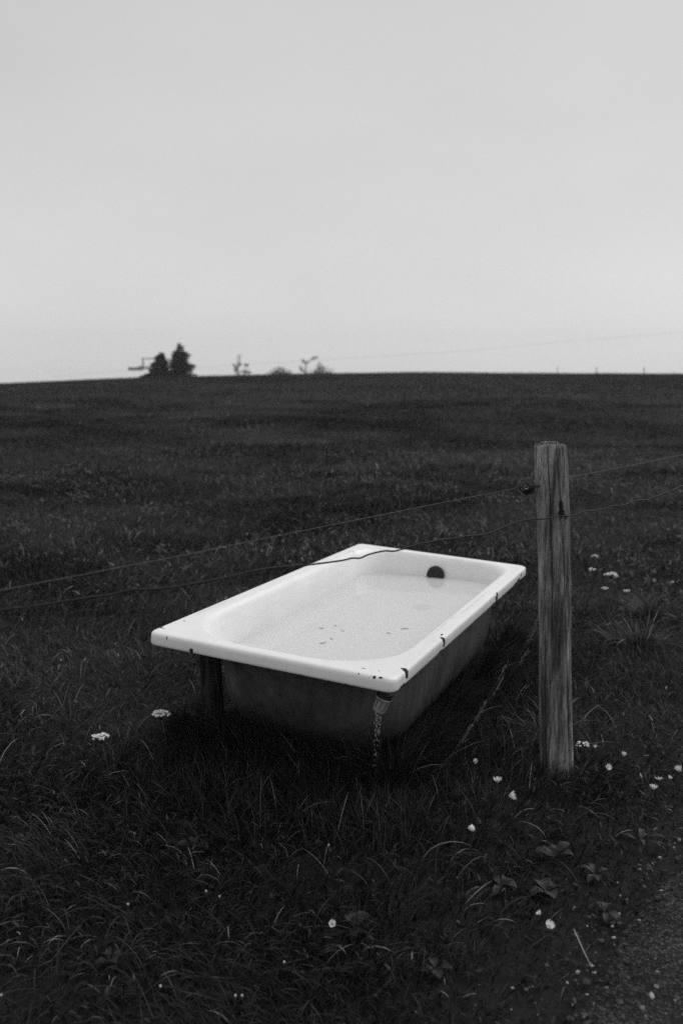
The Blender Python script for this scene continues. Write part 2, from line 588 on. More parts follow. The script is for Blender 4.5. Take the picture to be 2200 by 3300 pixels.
# water in the tub: level with the world, not with the tilted rim
UP = TR @ np.array([0, 0, 1.0])
LEVEL = float(UP @ np.array([0.016, 0.745, -0.090]))
wv = []
for i in range(N):
    prev = None
    for k in range(len(basp)):
        dlt = float(UP @ BV[k, i]) - LEVEL
        if prev is not None and prev[1] > 0 >= dlt:
            t = prev[1] / (prev[1] - dlt)
            wv.append(BV[prev[0], i] + (BV[k, i] - BV[prev[0], i]) * t)
            break
        prev = (k, dlt)
wv = np.array(wv)
cen = wv.mean(0)
rings = [1.002, 0.99, 0.95, 0.85, 0.7, 0.5, 0.3, 0.1]
vv = []
for s in rings:
    for p in wv:
        q = cen + (p - cen) * s
        vv.append(q)
ff = [(k * N + i, k * N + (i + 1) % N, (k + 1) * N + (i + 1) % N, (k + 1) * N + i) for k in range(len(rings) - 1) for i in range(N)]
ff.append(tuple((len(rings) - 1) * N + i for i in range(N)))
TMW = Matrix.Translation(TO) @ TM.to_4x4()
vw = [TMW @ Vector(p) for p in vv]
water_m, n, l, b = mat('clear_water', 1.0, 0.0, 0.5)
b.inputs['Transmission Weight'].default_value = 0.42      # slightly cloudy water
b.inputs['Base Color'].default_value = (0.92, 0.92, 0.92, 1)
b.inputs['IOR'].default_value = 1.333
oc = objcoord(n)
bump(n, l, b, noise(n, l, oc, 14, 3, 0.5), 0.05, 0.004)
water = link('bath_water', pymesh('bath_water', vw, ff), None, water_m)
tag(water, 'clear still water filling the white bathtub almost to the rim', 'water', kind='stuff')
wz = vw[0].z


def tubpt(x, y, z):
    return TMW @ Vector((x, y, z))


# floating leaf scraps
leaf_m, n, l, b = mat('sodden_leaf', 0.3, 0.7, 0.3)
for k, (x, y, ln, wd, rz, lab) in enumerate([
        (0.165, -0.078, .036, .006, 0.1, 'dark curled leaf scrap floating nearest the chipped tub side'),
        (0.130, -0.150, .014, .006, 0.6, 'tiny dark scrap floating just off the curled leaf in the tub'),
        (-0.034, -0.189, .010, .004, 0.9, 'short dark fleck floating in the middle of the bath water'),
        (-0.119, -0.187, .026, .004, 0.2, 'thin grass scrap floating leftmost in the bath water'),
        (-0.039, -0.346, .036, .005, 0.25, 'pale bent leaf scrap floating nearest the rounded tub end'),
        (-0.030, -0.291, .012, .007, 1.2, 'small leaf fleck floating just beyond the bent scrap in the tub'),
        (-0.083, -0.134, .010, .006, 2.0, 'small dark fleck floating beyond the thin grass scrap in the tub')]):
    p = tubpt(x, y, -0.1)
    ln, wd = ln * 0.8, wd * 0.7
    vv = []
    for i in range(7):
        t = i / 6
        w = wd * math.sin(math.pi * (0.08 + 0.84 * t)) / 2
        bend = 0.006 * math.sin(3.1 * t + k)
        vv += [(ln * (t - .5), bend - w, 0.0012 + 0.003 * (t - .5) ** 2), (ln * (t - .5), bend + w, 0.0018 + 0.003 * abs(math.sin(4 * t)) * .5)]
    o = link('floating_leaf', pymesh('floating_leaf', vv, [(2 * i, 2 * i + 2, 2 * i + 3, 2 * i + 1) for i in range(6)]), None, leaf_m)
    o.location = (p.x, p.y, wz)
    o.rotation_euler = (0, 0, rz)
    sm = o.modifiers.new('thick', 'SOLIDIFY'); sm.thickness = 0.0008
    tag(o, lab, 'leaf', 'leaf scraps floating in the bath')

# ------------------------------------------------------------------ wood
def wood(name, lo, hi, dark_top=False):
    m, n, l, b = mat(name, 0.15, 0.9, 0.15)
    oc = objcoord(n)
    g1 = noise(n, l, scaled(n, l, oc, (85, 85, 8)), 1.0, 9, 0.7, 0.9)
    g2 = noise(n, l, scaled(n, l, oc, (240, 240, 14)), 1.0, 6, 0.7)
    g3 = noise(n, l, scaled(n, l, oc, (20, 20, 2.4)), 1.0, 6, 0.65, 0.6)
    c1 = ramp(n, l, g1, [(0.30, lo), (0.50, (lo + hi) / 2), (0.70, hi)])
    c2 = ramp(n, l, g2, [(0.32, 0.45), (0.62, 1.25)])
    c3 = ramp(n, l, g3, [(0.40, 0.32), (0.49, 0.8), (0.60, 1.35)])
    a = nd(n, 'ShaderNodeMix', data_type='RGBA', blend_type='MULTIPLY'); a.inputs[0].default_value = 1.0
    l.new(c1, a.inputs[6]); l.new(c2, a.inputs[7])
    c = nd(n, 'ShaderNodeMix', data_type='RGBA', blend_type='MULTIPLY'); c.inputs[0].default_value = 1.0
    l.new(a.outputs[2], c.inputs[6]); l.new(c3, c.inputs[7])
    fine = ramp(n, l, noise(n, l, oc, 420, 3, 0.6), [(0.35, 0.8), (0.7, 1.25)])
    e = nd(n, 'ShaderNodeMix', data_type='RGBA', blend_type='MULTIPLY'); e.inputs[0].default_value = 1.0
    l.new(c.outputs[2], e.inputs[6]); l.new(fine, e.inputs[7])
    l.new(e.outputs[2], b.inputs['Base Color'])
    h = mathn(n, l, 'ADD', g1, mathn(n, l, 'MULTIPLY', g2, 0.6))
    bump(n, l, b, h, 0.85, 0.006)
    return m


wood_m = wood('weathered_post_wood', 0.04, 0.37)
stake_m = wood('dark_stake_wood', 0.015, 0.07)

POST_BASE = Vector((0.684, 2.672, -0.10))
POST_TOP = Vector((0.622, 2.672, 1.045))
post = empty('fence_post', (POST_BASE.x, POST_BASE.y, 0))
tag(post, 'weathered round wooden fence post leaning slightly beside the bathtub', 'fence post')
NS, NR = 220, 150
v = []
for j in range(NR):
    t = j / (NR - 1)
    c = POST_BASE.lerp(POST_TOP, t)
    c = c + Vector((0.006 * math.sin(2.6 * t + 0.8) - 0.004 * math.sin(6 * t), 0, 0))
    R = 0.0545 - 0.0045 * t - 0.004 * math.sin(3.0 * t) - 0.003 * max(0, (t - 0.93) / 0.07) ** 2
    for i in range(NS):
        a = 2 * math.pi * i / NS          # camera side is a = -90 deg
        r = R
        r += 0.0035 * math.cos(2 * (a + 1.1)) + 0.0018 * math.cos(3 * a + 0.5 + 0.6 * t)
        # hewn flat along the front left
        fl = -2.05 + 0.12 * math.sin(2.2 * t)
        dd = (a - fl + math.pi) % (2 * math.pi) - math.pi
        if abs(dd) < 0.8:
            r = min(r, (R * 0.935) / math.cos(dd))
        # long drying checks
        for ca, w, dep, t0, t1, wob in ((-0.95, .05, .011, .0, .42, .5), (-1.02, .028, .007, .36, .80, .35), (-1.92, .020, .006, .45, 1.1, .05), (-1.25, .02, .006, .74, 1.1, .2),
                                        (-0.70, .03, .006, .5, .74, .9), (-2.5, .03, .006, .1, .5, .2), (-1.55, .018, .004, .15, .55, .2), (1.2, .05, .012, .2, .9, .2), (2.6, .04, .01, .1, .7, .1)):
            cc = ca + wob * 0.35 * math.sin(4.2 * t + ca * 5) + 0.02 * math.sin(31 * t)
            q = (a - cc + math.pi) % (2 * math.pi) - math.pi
            g = math.exp(-(q / (w * 1.7)) ** 2)
            e = max(0.0, min(1.0, (t - t0) / 0.06)) * max(0.0, min(1.0, (t1 - t) / 0.06))
            r -= 1.5 * dep * g * e
        # raised ridge and knot low on the front right
        q = (a + 1.12 + 0.05 * math.sin(9 * t) + math.pi) % (2 * math.pi) - math.pi
        r += 0.0035 * math.exp(-(q / 0.14) ** 2) * max(0, min(1, (0.62 - t) / 0.2)) * (1 + 0.3 * math.sin(23 * t))
        q2 = ((a + 1.2) / 0.25) ** 2 + ((t - 0.44) / 0.022) ** 2
        r += 0.004 * math.exp(-q2)
        r += 0.0007 * math.sin(17 * a + 3 * math.sin(5 * t)) + 0.0006 * math.sin(29 * a + 7 * t) + 0.0006 * random.uniform(-1, 1)
        z = c.z
        if j == NR - 1:
            z += 0.003 * math.sin(3 * a + 1) + random.uniform(-0.0035, 0.0025) + (0.004 if -2.0 < a - 2 * math.pi * (a > math.pi) < -0.6 else 0)
        v.append((c.x - POST_BASE.x + r * math.cos(a), c.y - POST_BASE.y + r * math.sin(a), z))
f = [(j * NS + i, j * NS + (i + 1) % NS, (j + 1) * NS + (i + 1) % NS, (j + 1) * NS + i) for j in range(NR - 1) for i in range(NS)]
o0 = len(v)
tc = POST_TOP - POST_BASE
ringp = []
for s, dz in ((0.85, -0.001), (0.55, 0.0), (0.25, -0.002)):
    for i in range(NS):
        p = v[(NR - 1) * NS + i]
        v.append((tc.x + (p[0] - tc.x) * s, tc.y + (p[1] - tc.y) * s, p[2] + dz + random.uniform(-0.0015, 0.0015)))
for k in range(3):
    s0 = (NR - 1) * NS if k == 0 else o0 + (k - 1) * NS
    s1 = o0 + k * NS
    f += [(s0 + i, s0 + (i + 1) % NS, s1 + (i + 1) % NS, s1 + i) for i in range(NS)]
f.append(tuple(o0 + 2 * NS + i for i in range(NS)))
link('timber', pymesh('timber', v, f), post, wood_m)
# broken shard standing a little higher at the back of the top
sv_, k = [], 0
for (dz, s) in ((-0.03, 1.0), (0.004, 1.0), (0.0085, 0.97), (0.0095, 0.7)):
    for i in range(18):
        a = 2 * math.pi * i / 18
        sv_.append((tc.x + 0.004 + 0.027 * s * math.cos(a), tc.y + 0.018 + 0.020 * s * math.sin(a), POST_TOP.z + dz + (random.uniform(-.0015, .0015) if dz > 0 else 0)))
sf = [(j * 18 + i, j * 18 + (i + 1) % 18, (j + 1) * 18 + (i + 1) % 18, (j + 1) * 18 + i) for j in range(3) for i in range(18)]
sf.append(tuple(54 + i for i in range(18)))
link('splinter', pymesh('splinter', sv_, sf), post, wood_m)

iron_m, n, l, b = mat('rusty_iron', 0.05, 0.6, 0.4, 0.4)
oc = objcoord(n)
l.new(ramp(n, l, noise(n, l, oc, 120, 4), [(0.3, 0.02), (0.7, 0.09)]), b.inputs['Base Color'])
# staple driven over the lower wire
v, f = tube([(0.660, 2.640, 0.853), (0.661, 2.611, 0.853), (0.6625, 2.6065, 0.848), (0.664, 2.606, 0.838), (0.665, 2.611, 0.832), (0.666, 2.640, 0.832)], 0.0016, 6)
stp = link('staple', pymesh('staple', [(p[0] - POST_BASE.x, p[1] - POST_BASE.y, p[2]) for p in v], f), post, iron_m)
# dark bark scar above the staple
bark_m, n, l, b = mat('bark_scar', 0.02, 0.95, 0.1)
oc = objcoord(n)
bump(n, l, b, noise(n, l, oc, 160, 5, 0.7), 1.0, 0.004)
sv_ = []
for j in range(14):
    t = j / 13
    zz = 0.845 + 0.055 * (t - 0.25)
    for i in range(7):
        u = (i / 6 - 0.5)
        w = 0.016 * math.sin(math.pi * (0.1 + 0.85 * t)) * (1 + 0.35 * math.sin(9 * t + i))
        a = -1.22 + u * w / 0.05 * 1.2
        rr = 0.0525 + 0.0015 * math.cos(u * 3) + 0.0008 * math.sin(5 * i + 3 * j)
        cx = POST_BASE.lerp(POST_TOP, (zz + 0.1) / 1.145)
        sv_.append((cx.x - POST_BASE.x + 0.003 + rr * math.cos(a), rr * math.sin(a) + 0.002, zz))
sf = [(j * 7 + i, j * 7 + i + 1, (j + 1) * 7 + i + 1, (j + 1) * 7 + i) for j in range(13) for i in range(6)]
o = link('bark_scar', pymesh('bark_scar', sv_, sf), post, bark_m)
sm = o.modifiers.new('thick', 'SOLIDIFY'); sm.thickness = 0.003; sm.offset = -1

# ring insulator on the left of the post
ins = empty('ring_insulator', (0.551, 2.645, 0.925))
tag(ins, 'black ring insulator screwed into the side of the fence post', 'insulator')
ins_m, n, l, b = mat('black_insulator_plastic', 0.014, 0.3, 0.5)
prof = [(0.0075, -0.012), (0.012, -0.013), (0.013, -0.006), (0.021, -0.005), (0.0245, -0.003), (0.0255, 0.0), (0.0245, 0.003), (0.021, 0.005), (0.013, 0.006), (0.012, 0.013), (0.0075, 0.012)]
v, f = disc_profile(prof, 40)
f = f[:-2]
nseg, last = 40, (len(prof) - 1) * 40
f += [(last + k, last + (k + 1) % nseg, (k + 1) % nseg, k) for k in range(nseg)]
o = link('ring', pymesh('ring', v, f), ins, ins_m)
o.rotation_euler = (math.radians(88), 0, math.radians(-14))
v, f = tube([(0.02, 0, 0), (0.05, 0.004, 0), (0.085, 0.008, 0.0)], [.004, .0035, .003], 8)
link('screw', pymesh('screw', v, f), ins, iron_m)
v, f = tube([(-0.012, -0.012, 0.002), (-0.004, -0.016, 0.004), (0.004, -0.014, -0.002), (0.010, -0.010, -0.003)], 0.0013, 6)
wire_m, n, l, b = mat('galvanised_wire', 0.13, 0.5, 0.4, 0.3)
link('wire_clip', pymesh('wire_clip', v, f), ins, wire_m)

# ------------------------------------------------------------------ fence wires
LOW = [(-0.578, 1.467, 0.867), (-0.536, 1.506, 0.863), (-0.495, 1.544, 0.862), (-0.452, 1.584, 0.86), (-0.423, 1.611, 0.858), (-0.397, 1.636, 0.86), (-0.362, 1.667, 0.854), (-0.33, 1.697, 0.85), (-0.282, 1.741, 0.849), (-0.232, 1.788, 0.849),
       (-0.178, 1.838, 0.852), (-0.126, 1.886, 0.849), (-0.071, 1.937, 0.842), (0.0, 2.003, 0.837), (0.024, 2.025, 0.838), (0.044, 2.044, 0.834), (0.065, 2.063, 0.839), (0.103, 2.099, 0.84), (0.125, 2.119, 0.835), (0.15, 2.142, 0.836),
       (0.188, 2.177, 0.841), (0.213, 2.2, 0.84), (0.253, 2.237, 0.841), (0.28, 2.262, 0.838), (0.326, 2.305, 0.837), (0.391, 2.365, 0.832), (0.463, 2.432, 0.845), (0.501, 2.467, 0.849), (0.539, 2.502, 0.849), (0.583, 2.543, 0.843),
       (0.628, 2.585, 0.843), (0.671, 2.613, 0.84), (0.705, 2.652, 0.838), (0.741, 2.689, 0.843), (0.778, 2.723, 0.839), (0.825, 2.767, 0.838), (0.853, 2.793, 0.842), (0.898, 2.834, 0.838), (0.923, 2.857, 0.839), (0.958, 2.89, 0.845),
       (1.022, 2.949, 0.84), (1.038, 2.964, 0.844), (1.076, 2.999, 0.848), (1.121, 3.041, 0.855), (1.149, 3.067, 0.857), (1.184, 3.099, 0.866), (1.2, 3.115, 0.866)]
UPW = [(-0.613, 1.561, 0.878), (-0.553, 1.616, 0.88), (-0.482, 1.682, 0.882), (-0.434, 1.726, 0.884), (-0.361, 1.794, 0.886), (-0.286, 1.863, 0.889), (-0.215, 1.93, 0.893), (0.0, 2.129, 0.903), (0.16, 2.277, 0.910), (0.343, 2.447, 0.918), (0.489, 2.581, 0.924), (0.527, 2.617, 0.928), (0.552, 2.640, 0.928)]
UPR = [(0.575, 2.668, 0.930), (0.60, 2.715, 0.935), (0.64, 2.735, 0.941), (0.68, 2.734, 0.942), (0.724, 2.755, 0.943), (0.817, 2.836, 0.947), (0.915, 2.922, 0.951), (1.02, 3.019, 0.956), (1.132, 3.123, 0.962), (1.232, 3.215, 0.965)]


def extend(pts, kink):
    a, b_ = Vector(pts[0]), Vector(pts[-1])
    d = (b_ - a).normalized()
    d.z = 0
    head = [tuple(a - d * s + Vector((0, 0, 0.006 * s + kink * math.sin(s * 9)))) for s in np.arange(5.0, 0.05, -0.12)]
    tail = [tuple(b_ + d * s + Vector((0, 0, 0.010 * s + kink * math.sin(s * 11)))) for s in np.arange(0.1, 6.0, 0.12)]
    return head + list(pts) + tail


rust_m, n, l, b = mat('rusted_wire', 0.06, 0.55, 0.2, 0.0)
oc = objcoord(n)
l.new(ramp(n, l, noise(n, l, oc, 60, 4), [(0.35, 0.005), (0.7, 0.02)]), b.inputs['Base Color'])


def wire(name, pts, r, m, n=8):
    pts = [Vector(p) for p in pts]
    out = []
    for i in range(len(pts) - 1):     # soften the bends a little
        p0, p1, p2, p3 = pts[max(i - 1, 0)], pts[i], pts[i + 1], pts[min(i + 2, len(pts) - 1)]
        for s in range(3):
            t = s / 3
            out.append(0.5 * (2 * p1 + (p2 - p0) * t + (2 * p0 - 5 * p1 + 4 * p2 - p3) * t * t + (3 * p1 - p0 - 3 * p2 + p3) * t ** 3))
    out.append(pts[-1])
    v, f = tube(out, r, n)
    return link(name, pymesh(name, v, f), None, m)


tag(wire('fence_wire', extend(LOW, 0.004), 0.0021, rust_m), 'dark kinked iron wire crossing the bathtub, stapled to the post front', 'wire')
tag(wire('electric_wire', extend(UPW + UPR, 0.001), 0.00045, wire_m, 6), 'thin pale electric wire running through the ring insulator', 'wire')

# stake propping the near left corner of the tub
stake = empty('support_stake', (-0.432, 2.895, 0))
tag(stake, 'dark wooden stake propping up the bathtub under its rim', 'stake')
v = []
for j in range(30):
    t = j / 29
    for i in range(36):
        a = 2 * math.pi * i / 36
        r = 0.037 + 0.003 * math.cos(2 * a + 1) + 0.0015 * math.sin(5 * a + 4 * t) + random.uniform(-.0005, .0005) - 0.003 * t
        for ca, w, dep in ((-2.3, .06, .007), (-1.2, .05, .006), (-0.4, .08, .006)):
            q = (a - ca - 0.2 * math.sin(4 * t) + math.pi) % (2 * math.pi) - math.pi
            r -= dep * math.exp(-(q / w) ** 2)
        v.append((r * math.cos(a) - 0.012 * t, r * math.sin(a), -0.1 + 0.480 * t))
f = [(j * 36 + i, j * 36 + (i + 1) % 36, (j + 1) * 36 + (i + 1) % 36, (j + 1) * 36 + i) for j in range(29) for i in range(36)]
f.append(tuple(29 * 36 + i for i in range(36)))
link('timber', pymesh('timber', v, f), stake, stake_m)

# ------------------------------------------------------------------ grass
grass_m, n, l, b = mat('pasture_grass', 0.05, 0.5, 0.12)
at = nd(n, 'ShaderNodeAttribute', attribute_name='shade')
l.new(at.outputs['Color'], b.inputs['Base Color'])


def blades(x, y, h, w, az, th0, th1, seg, shade, z0=None):
    N_ = len(x)
    z = (terrain(x, y) if z0 is None else z0) - 0.008
    P = np.stack([x, y, z], 1)
    dirv = np.stack([np.cos(az), np.sin(az)], 1)
    tw = az + np.pi / 2 + rng.normal(0, 0.5, N_)
    wd = np.stack([np.cos(tw), np.sin(tw), rng.normal(0, 0.25, N_)], 1)
    V = np.empty((N_, 2 * seg + 1, 3))
    prof = [1.0, 0.95, 0.8, 0.6, 0.4, 0.25]
    for s in range(seg + 1):
        t = s / seg
        if s == seg:
            V[:, 2 * seg] = P
        else:
            wk = (w * (0.75 if s == 0 else (1 - t) ** 0.55))[:, None] * 0.5
            V[:, 2 * s] = P - wd * wk
            V[:, 2 * s + 1] = P + wd * wk
        th = th0 + (th1 - th0) * min(1, t + 0.5 / seg)
        st = h / seg
        P = P + np.stack([dirv[:, 0] * np.sin(th) * st, dirv[:, 1] * np.sin(th) * st, np.cos(th) * st], 1)
        P[:, 2] = np.maximum(P[:, 2], z + 0.004)
    nv = 2 * seg + 1
    pat, tot = [], []
    for s in range(seg - 1):
        pat += [2 * s, 2 * s + 1, 2 * s + 3, 2 * s + 2]
        tot.append(4)
    pat += [2 * seg - 2, 2 * seg - 1, 2 * seg]
    tot.append(3)
    pat, tot = np.array(pat), np.array(tot)
    idx = (np.arange(N_)[:, None] * nv + pat[None]).ravel()
    tots = np.tile(tot, N_)
    return V.reshape(-1, 3), idx, tots, np.repeat(shade, nv)


def blade_object(name, sets, m):
    vo_, io, to, so, off = [], [], [], [], 0
    for V, I, T, Sh in sets:
        vo_.append(V); io.append(I + off); to.append(T); so.append(Sh)
        off += len(V)
    V, I, T, Sh = np.concatenate(vo_), np.concatenate(io), np.concatenate(to), np.concatenate(so)
    me = bpy.data.meshes.new(name)
    me.vertices.add(len(V)); me.vertices.foreach_set('co', V.astype(np.float32).ravel())
    me.loops.add(len(I)); me.loops.foreach_set('vertex_index', I.astype(np.int32))
    me.polygons.add(len(T))
    me.polygons.foreach_set('loop_start', np.concatenate([[0], np.cumsum(T)[:-1]]).astype(np.int32))
    me.polygons.foreach_set('loop_total', T.astype(np.int32))
    a = me.attributes.new('shade', 'FLOAT', 'POINT')
    a.data.foreach_set('value', Sh.astype(np.float32))
    me.update(calc_edges=True)
    return link(name, me, None, m, True)


TRi = TR


def tub_local(x, y, z):
    q = np.stack([x - TO.x, y - TO.y, np.full_like(x, z) - TO.z], 1) @ TRi.T
    return q


def spread(n_, y0, y1, k, m0):
    """random ground points in the wedge seen by the camera, with a margin at the sides"""
    y = np.sqrt(rng.uniform(y0 ** 2, y1 ** 2, n_)) if k * y0 > m0 else rng.uniform(y0, y1, n_)
    x = rng.uniform(-1, 1, n_) * (k * y + m0)
    return x, y


def keep_mask(x, y, h):
    ps = path_side(x, y) + 0.06 * vnoise(x * 4, y * 4, 12)
    k = rng.uniform(0, 1, len(x)) > smooth(-0.40, 0.30, ps) * 0.985
    q = tub_local(x, y, 0.1)
    k &= ~((np.abs(q[:, 0]) < 0.33) & (q[:, 1] > -0.62) & (q[:, 1] < 0.76))
    k &= np.hypot(x - POST_BASE.x, y - POST_BASE.y) > 0.06
    k &= np.hypot(x + 0.42, y - 2.90) > 0.045
    return k


def shades(n_, lo, hi, dry=0.03, pale=(0.14, 0.32)):
    s = rng.uniform(lo, hi, n_) * np.exp(rng.normal(0, 0.25, n_))
    d = rng.uniform(0, 1, n_) < dry
    s[d] = rng.uniform(*pale, d.sum())
    return s


def comb(x, y, spread_):
    """blades lean alike within a patch"""
    return 2.6 * vnoise(x * 1.7, y * 1.9, 21) + 1.4 * vnoise(x * 5, y * 5.5, 22) + rng.normal(0, spread_, len(x))


sets = []
# nearest turf
x, y = spread(150000, 1.05, 4.6, 0.42, 0.75)
h = np.abs(rng.normal(0.048, 0.026, len(x))) + 0.015
h *= 0.75 + 0.55 * smooth(-0.4, 0.7, vnoise(x * 2.1, y * 2.3, 15))
h *= 1 - 0.65 * smooth(-0.7, 0.0, path_side(x, y))
q = tub_local(x, y, 0.1)
dt = np.maximum(np.abs(q[:, 0]) - 0.36, np.abs(q[:, 1] + 0.0) - 0.78)
h *= 1 + 0.6 * np.exp(-(np.maximum(dt, 0) / 0.18) ** 2)
under = dt < 0.0
h[under] = np.minimum(h[under], 0.10)
h *= np.where(np.hypot(x - 0.68, y - 2.67) < 0.22, 1.9, 1.0)
k = keep_mask(x, y, h) & (rng.uniform(0, 1, len(x)) < 0.62 + 0.38 * smooth(-0.5, 0.3, vnoise(x * 3.3, y * 3.1, 16)))
x, y, h = x[k], y[k], h[k]
az = comb(x, y, 0.9)
sets.append(blades(x, y, h, rng.uniform(0.0018, 0.0044, len(x)), az, np.abs(rng.normal(0.25, 0.2, len(x))), rng.uniform(0.7, 2.1, len(x)), 4, shades(len(x), 0.011, 0.026, 0.012)))
# longer bent blades lying over the turf
x, y = spread(4500, 1.1, 4.8, 0.42, 0.7)
h = rng.uniform(0.07, 0.19, len(x)) * (1 - 0.5 * smooth(-0.6, -0.1, path_side(x, y)))
q = tub_local(x, y, 0.1)
k = keep_mask(x, y, h) & ~((np.abs(q[:, 0]) < 0.46) & (np.abs(q[:, 1]) < 0.9)) & (vnoise(x * 2.4, y * 2.1, 17) > -0.25)
x, y, h = x[k], y[k], h[k]
sets.append(blades(x, y, h, rng.uniform(0.002, 0.0048, len(x)), comb(x, y, 1.1), np.abs(rng.normal(0.5, 0.25, len(x))), rng.uniform(1.2, 2.4, len(x)), 6, shades(len(x), 0.014, 0.038, 0.05, (0.08, 0.2))))
# paler sprawling blades left of and below the tub
x, y = spread(5200, 1.7, 4.2, 0.42, 0.5)
q = tub_local(x, y, 0.1)
k = keep_mask(x, y, None) & ~((np.abs(q[:, 0]) < 0.46) & (np.abs(q[:, 1]) < 0.9)) & (x < 0.15 + .5 * rng.uniform(-1, 1, len(x))) & (vnoise(x * 2.9, y * 3.1, 18) > -0.05)
x, y = x[k], y[k]
sets.append(blades(x, y, rng.uniform(.05, .13, len(x)), rng.uniform(.0016, .003, len(x)), comb(x, y, 1.0), np.abs(rng.normal(.5, .3, len(x))), rng.uniform(1.0, 2.2, len(x)), 5, shades(len(x), .05, .13, .1, (.15, .3))))
# upright fringe close round the tub and the post
m_ = 11000
uu = rng.uniform(0, 1, m_)
side = rng.uniform(0, 1, m_)
lx = np.where(side < 0.45, rng.uniform(-0.38, 0.5, m_), np.where(side < 0.85, 0.40 + np.abs(rng.normal(0, 0.09, m_)), -0.46 - np.abs(rng.normal(0, 0.07, m_))))
ly = np.where(side < 0.45, -0.80 - np.abs(rng.normal(0, 0.10, m_)), rng.uniform(-0.95, 0.9, m_))
pw_ = np.stack([lx, ly, np.full(m_, -0.42)], 1) @ TR + np.array(TO)
x, y = pw_[:, 0], pw_[:, 1]
k = keep_mask(x, y, None)
x, y = x[k], y[k]
h = rng.uniform(0.06, 0.15, len(x))
sets.append(blades(x, y, h, rng.uniform(0.0016, 0.0036, len(x)), rng.uniform(0, 6.28, len(x)), np.abs(rng.normal(0.2, 0.15, len(x))), rng.uniform(0.5, 1.6, len(x)), 5, shades(len(x), 0.014, 0.040, 0.015)))
# dense tall grass standing right against the hull, bowing away from it
m_ = 9000
front = rng.uniform(0, 1, m_) < 0.42
lx = np.where(front, rng.uniform(-0.40, 0.40, m_), 0.335 + np.abs(rng.normal(0, 0.06, m_)))
ly = np.where(front, -0.665 - np.abs(rng.normal(0, 0.07, m_)), rng.uniform(-0.72, 0.80, m_))
lz = np.full(m_, -0.42)
pw_ = np.stack([lx, ly, lz], 1) @ TR + np.array(TO)
x, y = pw_[:, 0], pw_[:, 1]
out_az = math.atan2(TR[1][1], TR[1][0])
az = np.where(front, out_az + math.pi, out_az - math.pi / 2) + rng.normal(0, 0.55, m_)
h = rng.uniform(0.10, 0.25, m_) * (0.75 + 0.4 * smooth(-0.5, 0.5, vnoise(lx * 14, ly * 14, 61)))
sets.append(blades(x, y, h, rng.uniform(0.002, 0.0042, m_), az, rng.uniform(0.12, 0.4, m_), rng.uniform(0.4, 1.5, m_), 5, shades(m_, 0.014, 0.038, 0.012)))
# small flat leaves among the blades
x, y = spread(20000, 1.1, 4.8, 0.42, 0.7)
k = keep_mask(x, y, None) & (rng.uniform(0, 1, len(x)) < 0.25 + 0.75 * smooth(1.9, 2.8, y))
x, y = x[k], y[k]
sets.append(blades(x, y, rng.uniform(.012, .028, len(x)), rng.uniform(.004, .009, len(x)), rng.uniform(0, 6.28, len(x)), rng.uniform(.3, 1.2, len(x)), rng.uniform(.9, 1.8, len(x)), 4, shades(len(x), .014, .04, .02), terrain(x, y) + rng.uniform(.008, .045, len(x)) * (1 - .7 * smooth(-.6, 0, path_side(x, y)))))
# tussocks
for (cx, cy, n_, hh) in ((1.357, 3.95, 260, .20), (-0.13, 2.36, 60, .14), (0.72, 2.95, 90, .17), (1.6, 4.5, 160, .18)):
    a = rng.uniform(0, 6.28, n_)
    r_ = np.abs(rng.normal(0, 0.06, n_))
    x, y = cx + r_ * np.cos(a), cy + r_ * np.sin(a)
    sets.append(blades(x, y, rng.uniform(0.5, 1.25, n_) * hh, rng.uniform(.003, .0055, n_), a + rng.normal(0, .8, n_), rng.uniform(0.1, 0.7, n_), rng.uniform(0.7, 2.3, n_), 6, shades(n_, .025, .06, .04)))
g0 = blade_object('grass', sets, grass_m)
tag(g0, 'dark uncut grass close around the bathtub and fence post', 'grass', kind='stuff')

sets = []
x, y = spread(200000, 4.5, 10.5, 0.41, 0.9)
h = (np.abs(rng.normal(0.035, 0.022, len(x))) + 0.015) * (0.7 + 0.7 * smooth(-0.4, 0.7, vnoise(x * 1.3, y * 1.4, 31)))
k = keep_mask(x, y, h)
x, y, h = x[k], y[k], h[k]
sets.append(blades(x, y, h, rng.uniform(0.003, 0.007, len(x)), comb(x, y, 1.0), np.abs(rng.normal(0.25, 0.2, len(x))), rng.uniform(0.7, 2.0, len(x)), 3, shades(len(x), 0.013, 0.032, 0.022)))
x, y = spread(6000, 4.5, 12, 0.41, 0.9)
sets.append(blades(x, y, rng.uniform(.06, .14, len(x)), rng.uniform(.004, .009, len(x)), comb(x, y, 1.2), np.abs(rng.normal(.4, .2, len(x))), rng.uniform(1.1, 2.2, len(x)), 4, shades(len(x), .03, .07, .08, (.12, .25))))
x, y = spread(30000, 4.5, 13, 0.41, 0.9)
k = vnoise(x * 2.1, y * 1.7, 71) + 0.5 * vnoise(x * 6, y * 5, 72) > 0.1
x, y = x[k], y[k]
sets.append(blades(x, y, rng.uniform(.02, .05, len(x)), rng.uniform(.008, .018, len(x)), rng.uniform(0, 6.28, len(x)), rng.uniform(.3, 1.2, len(x)), rng.uniform(.9, 1.8, len(x)), 3, shades(len(x), .028, .07, .07, (.1, .2)), terrain(x, y) + rng.uniform(.02, .06, len(x))))
tag(blade_object('grass', sets, grass_m), 'rough pasture grass just beyond the bathtub', 'grass', kind='stuff')

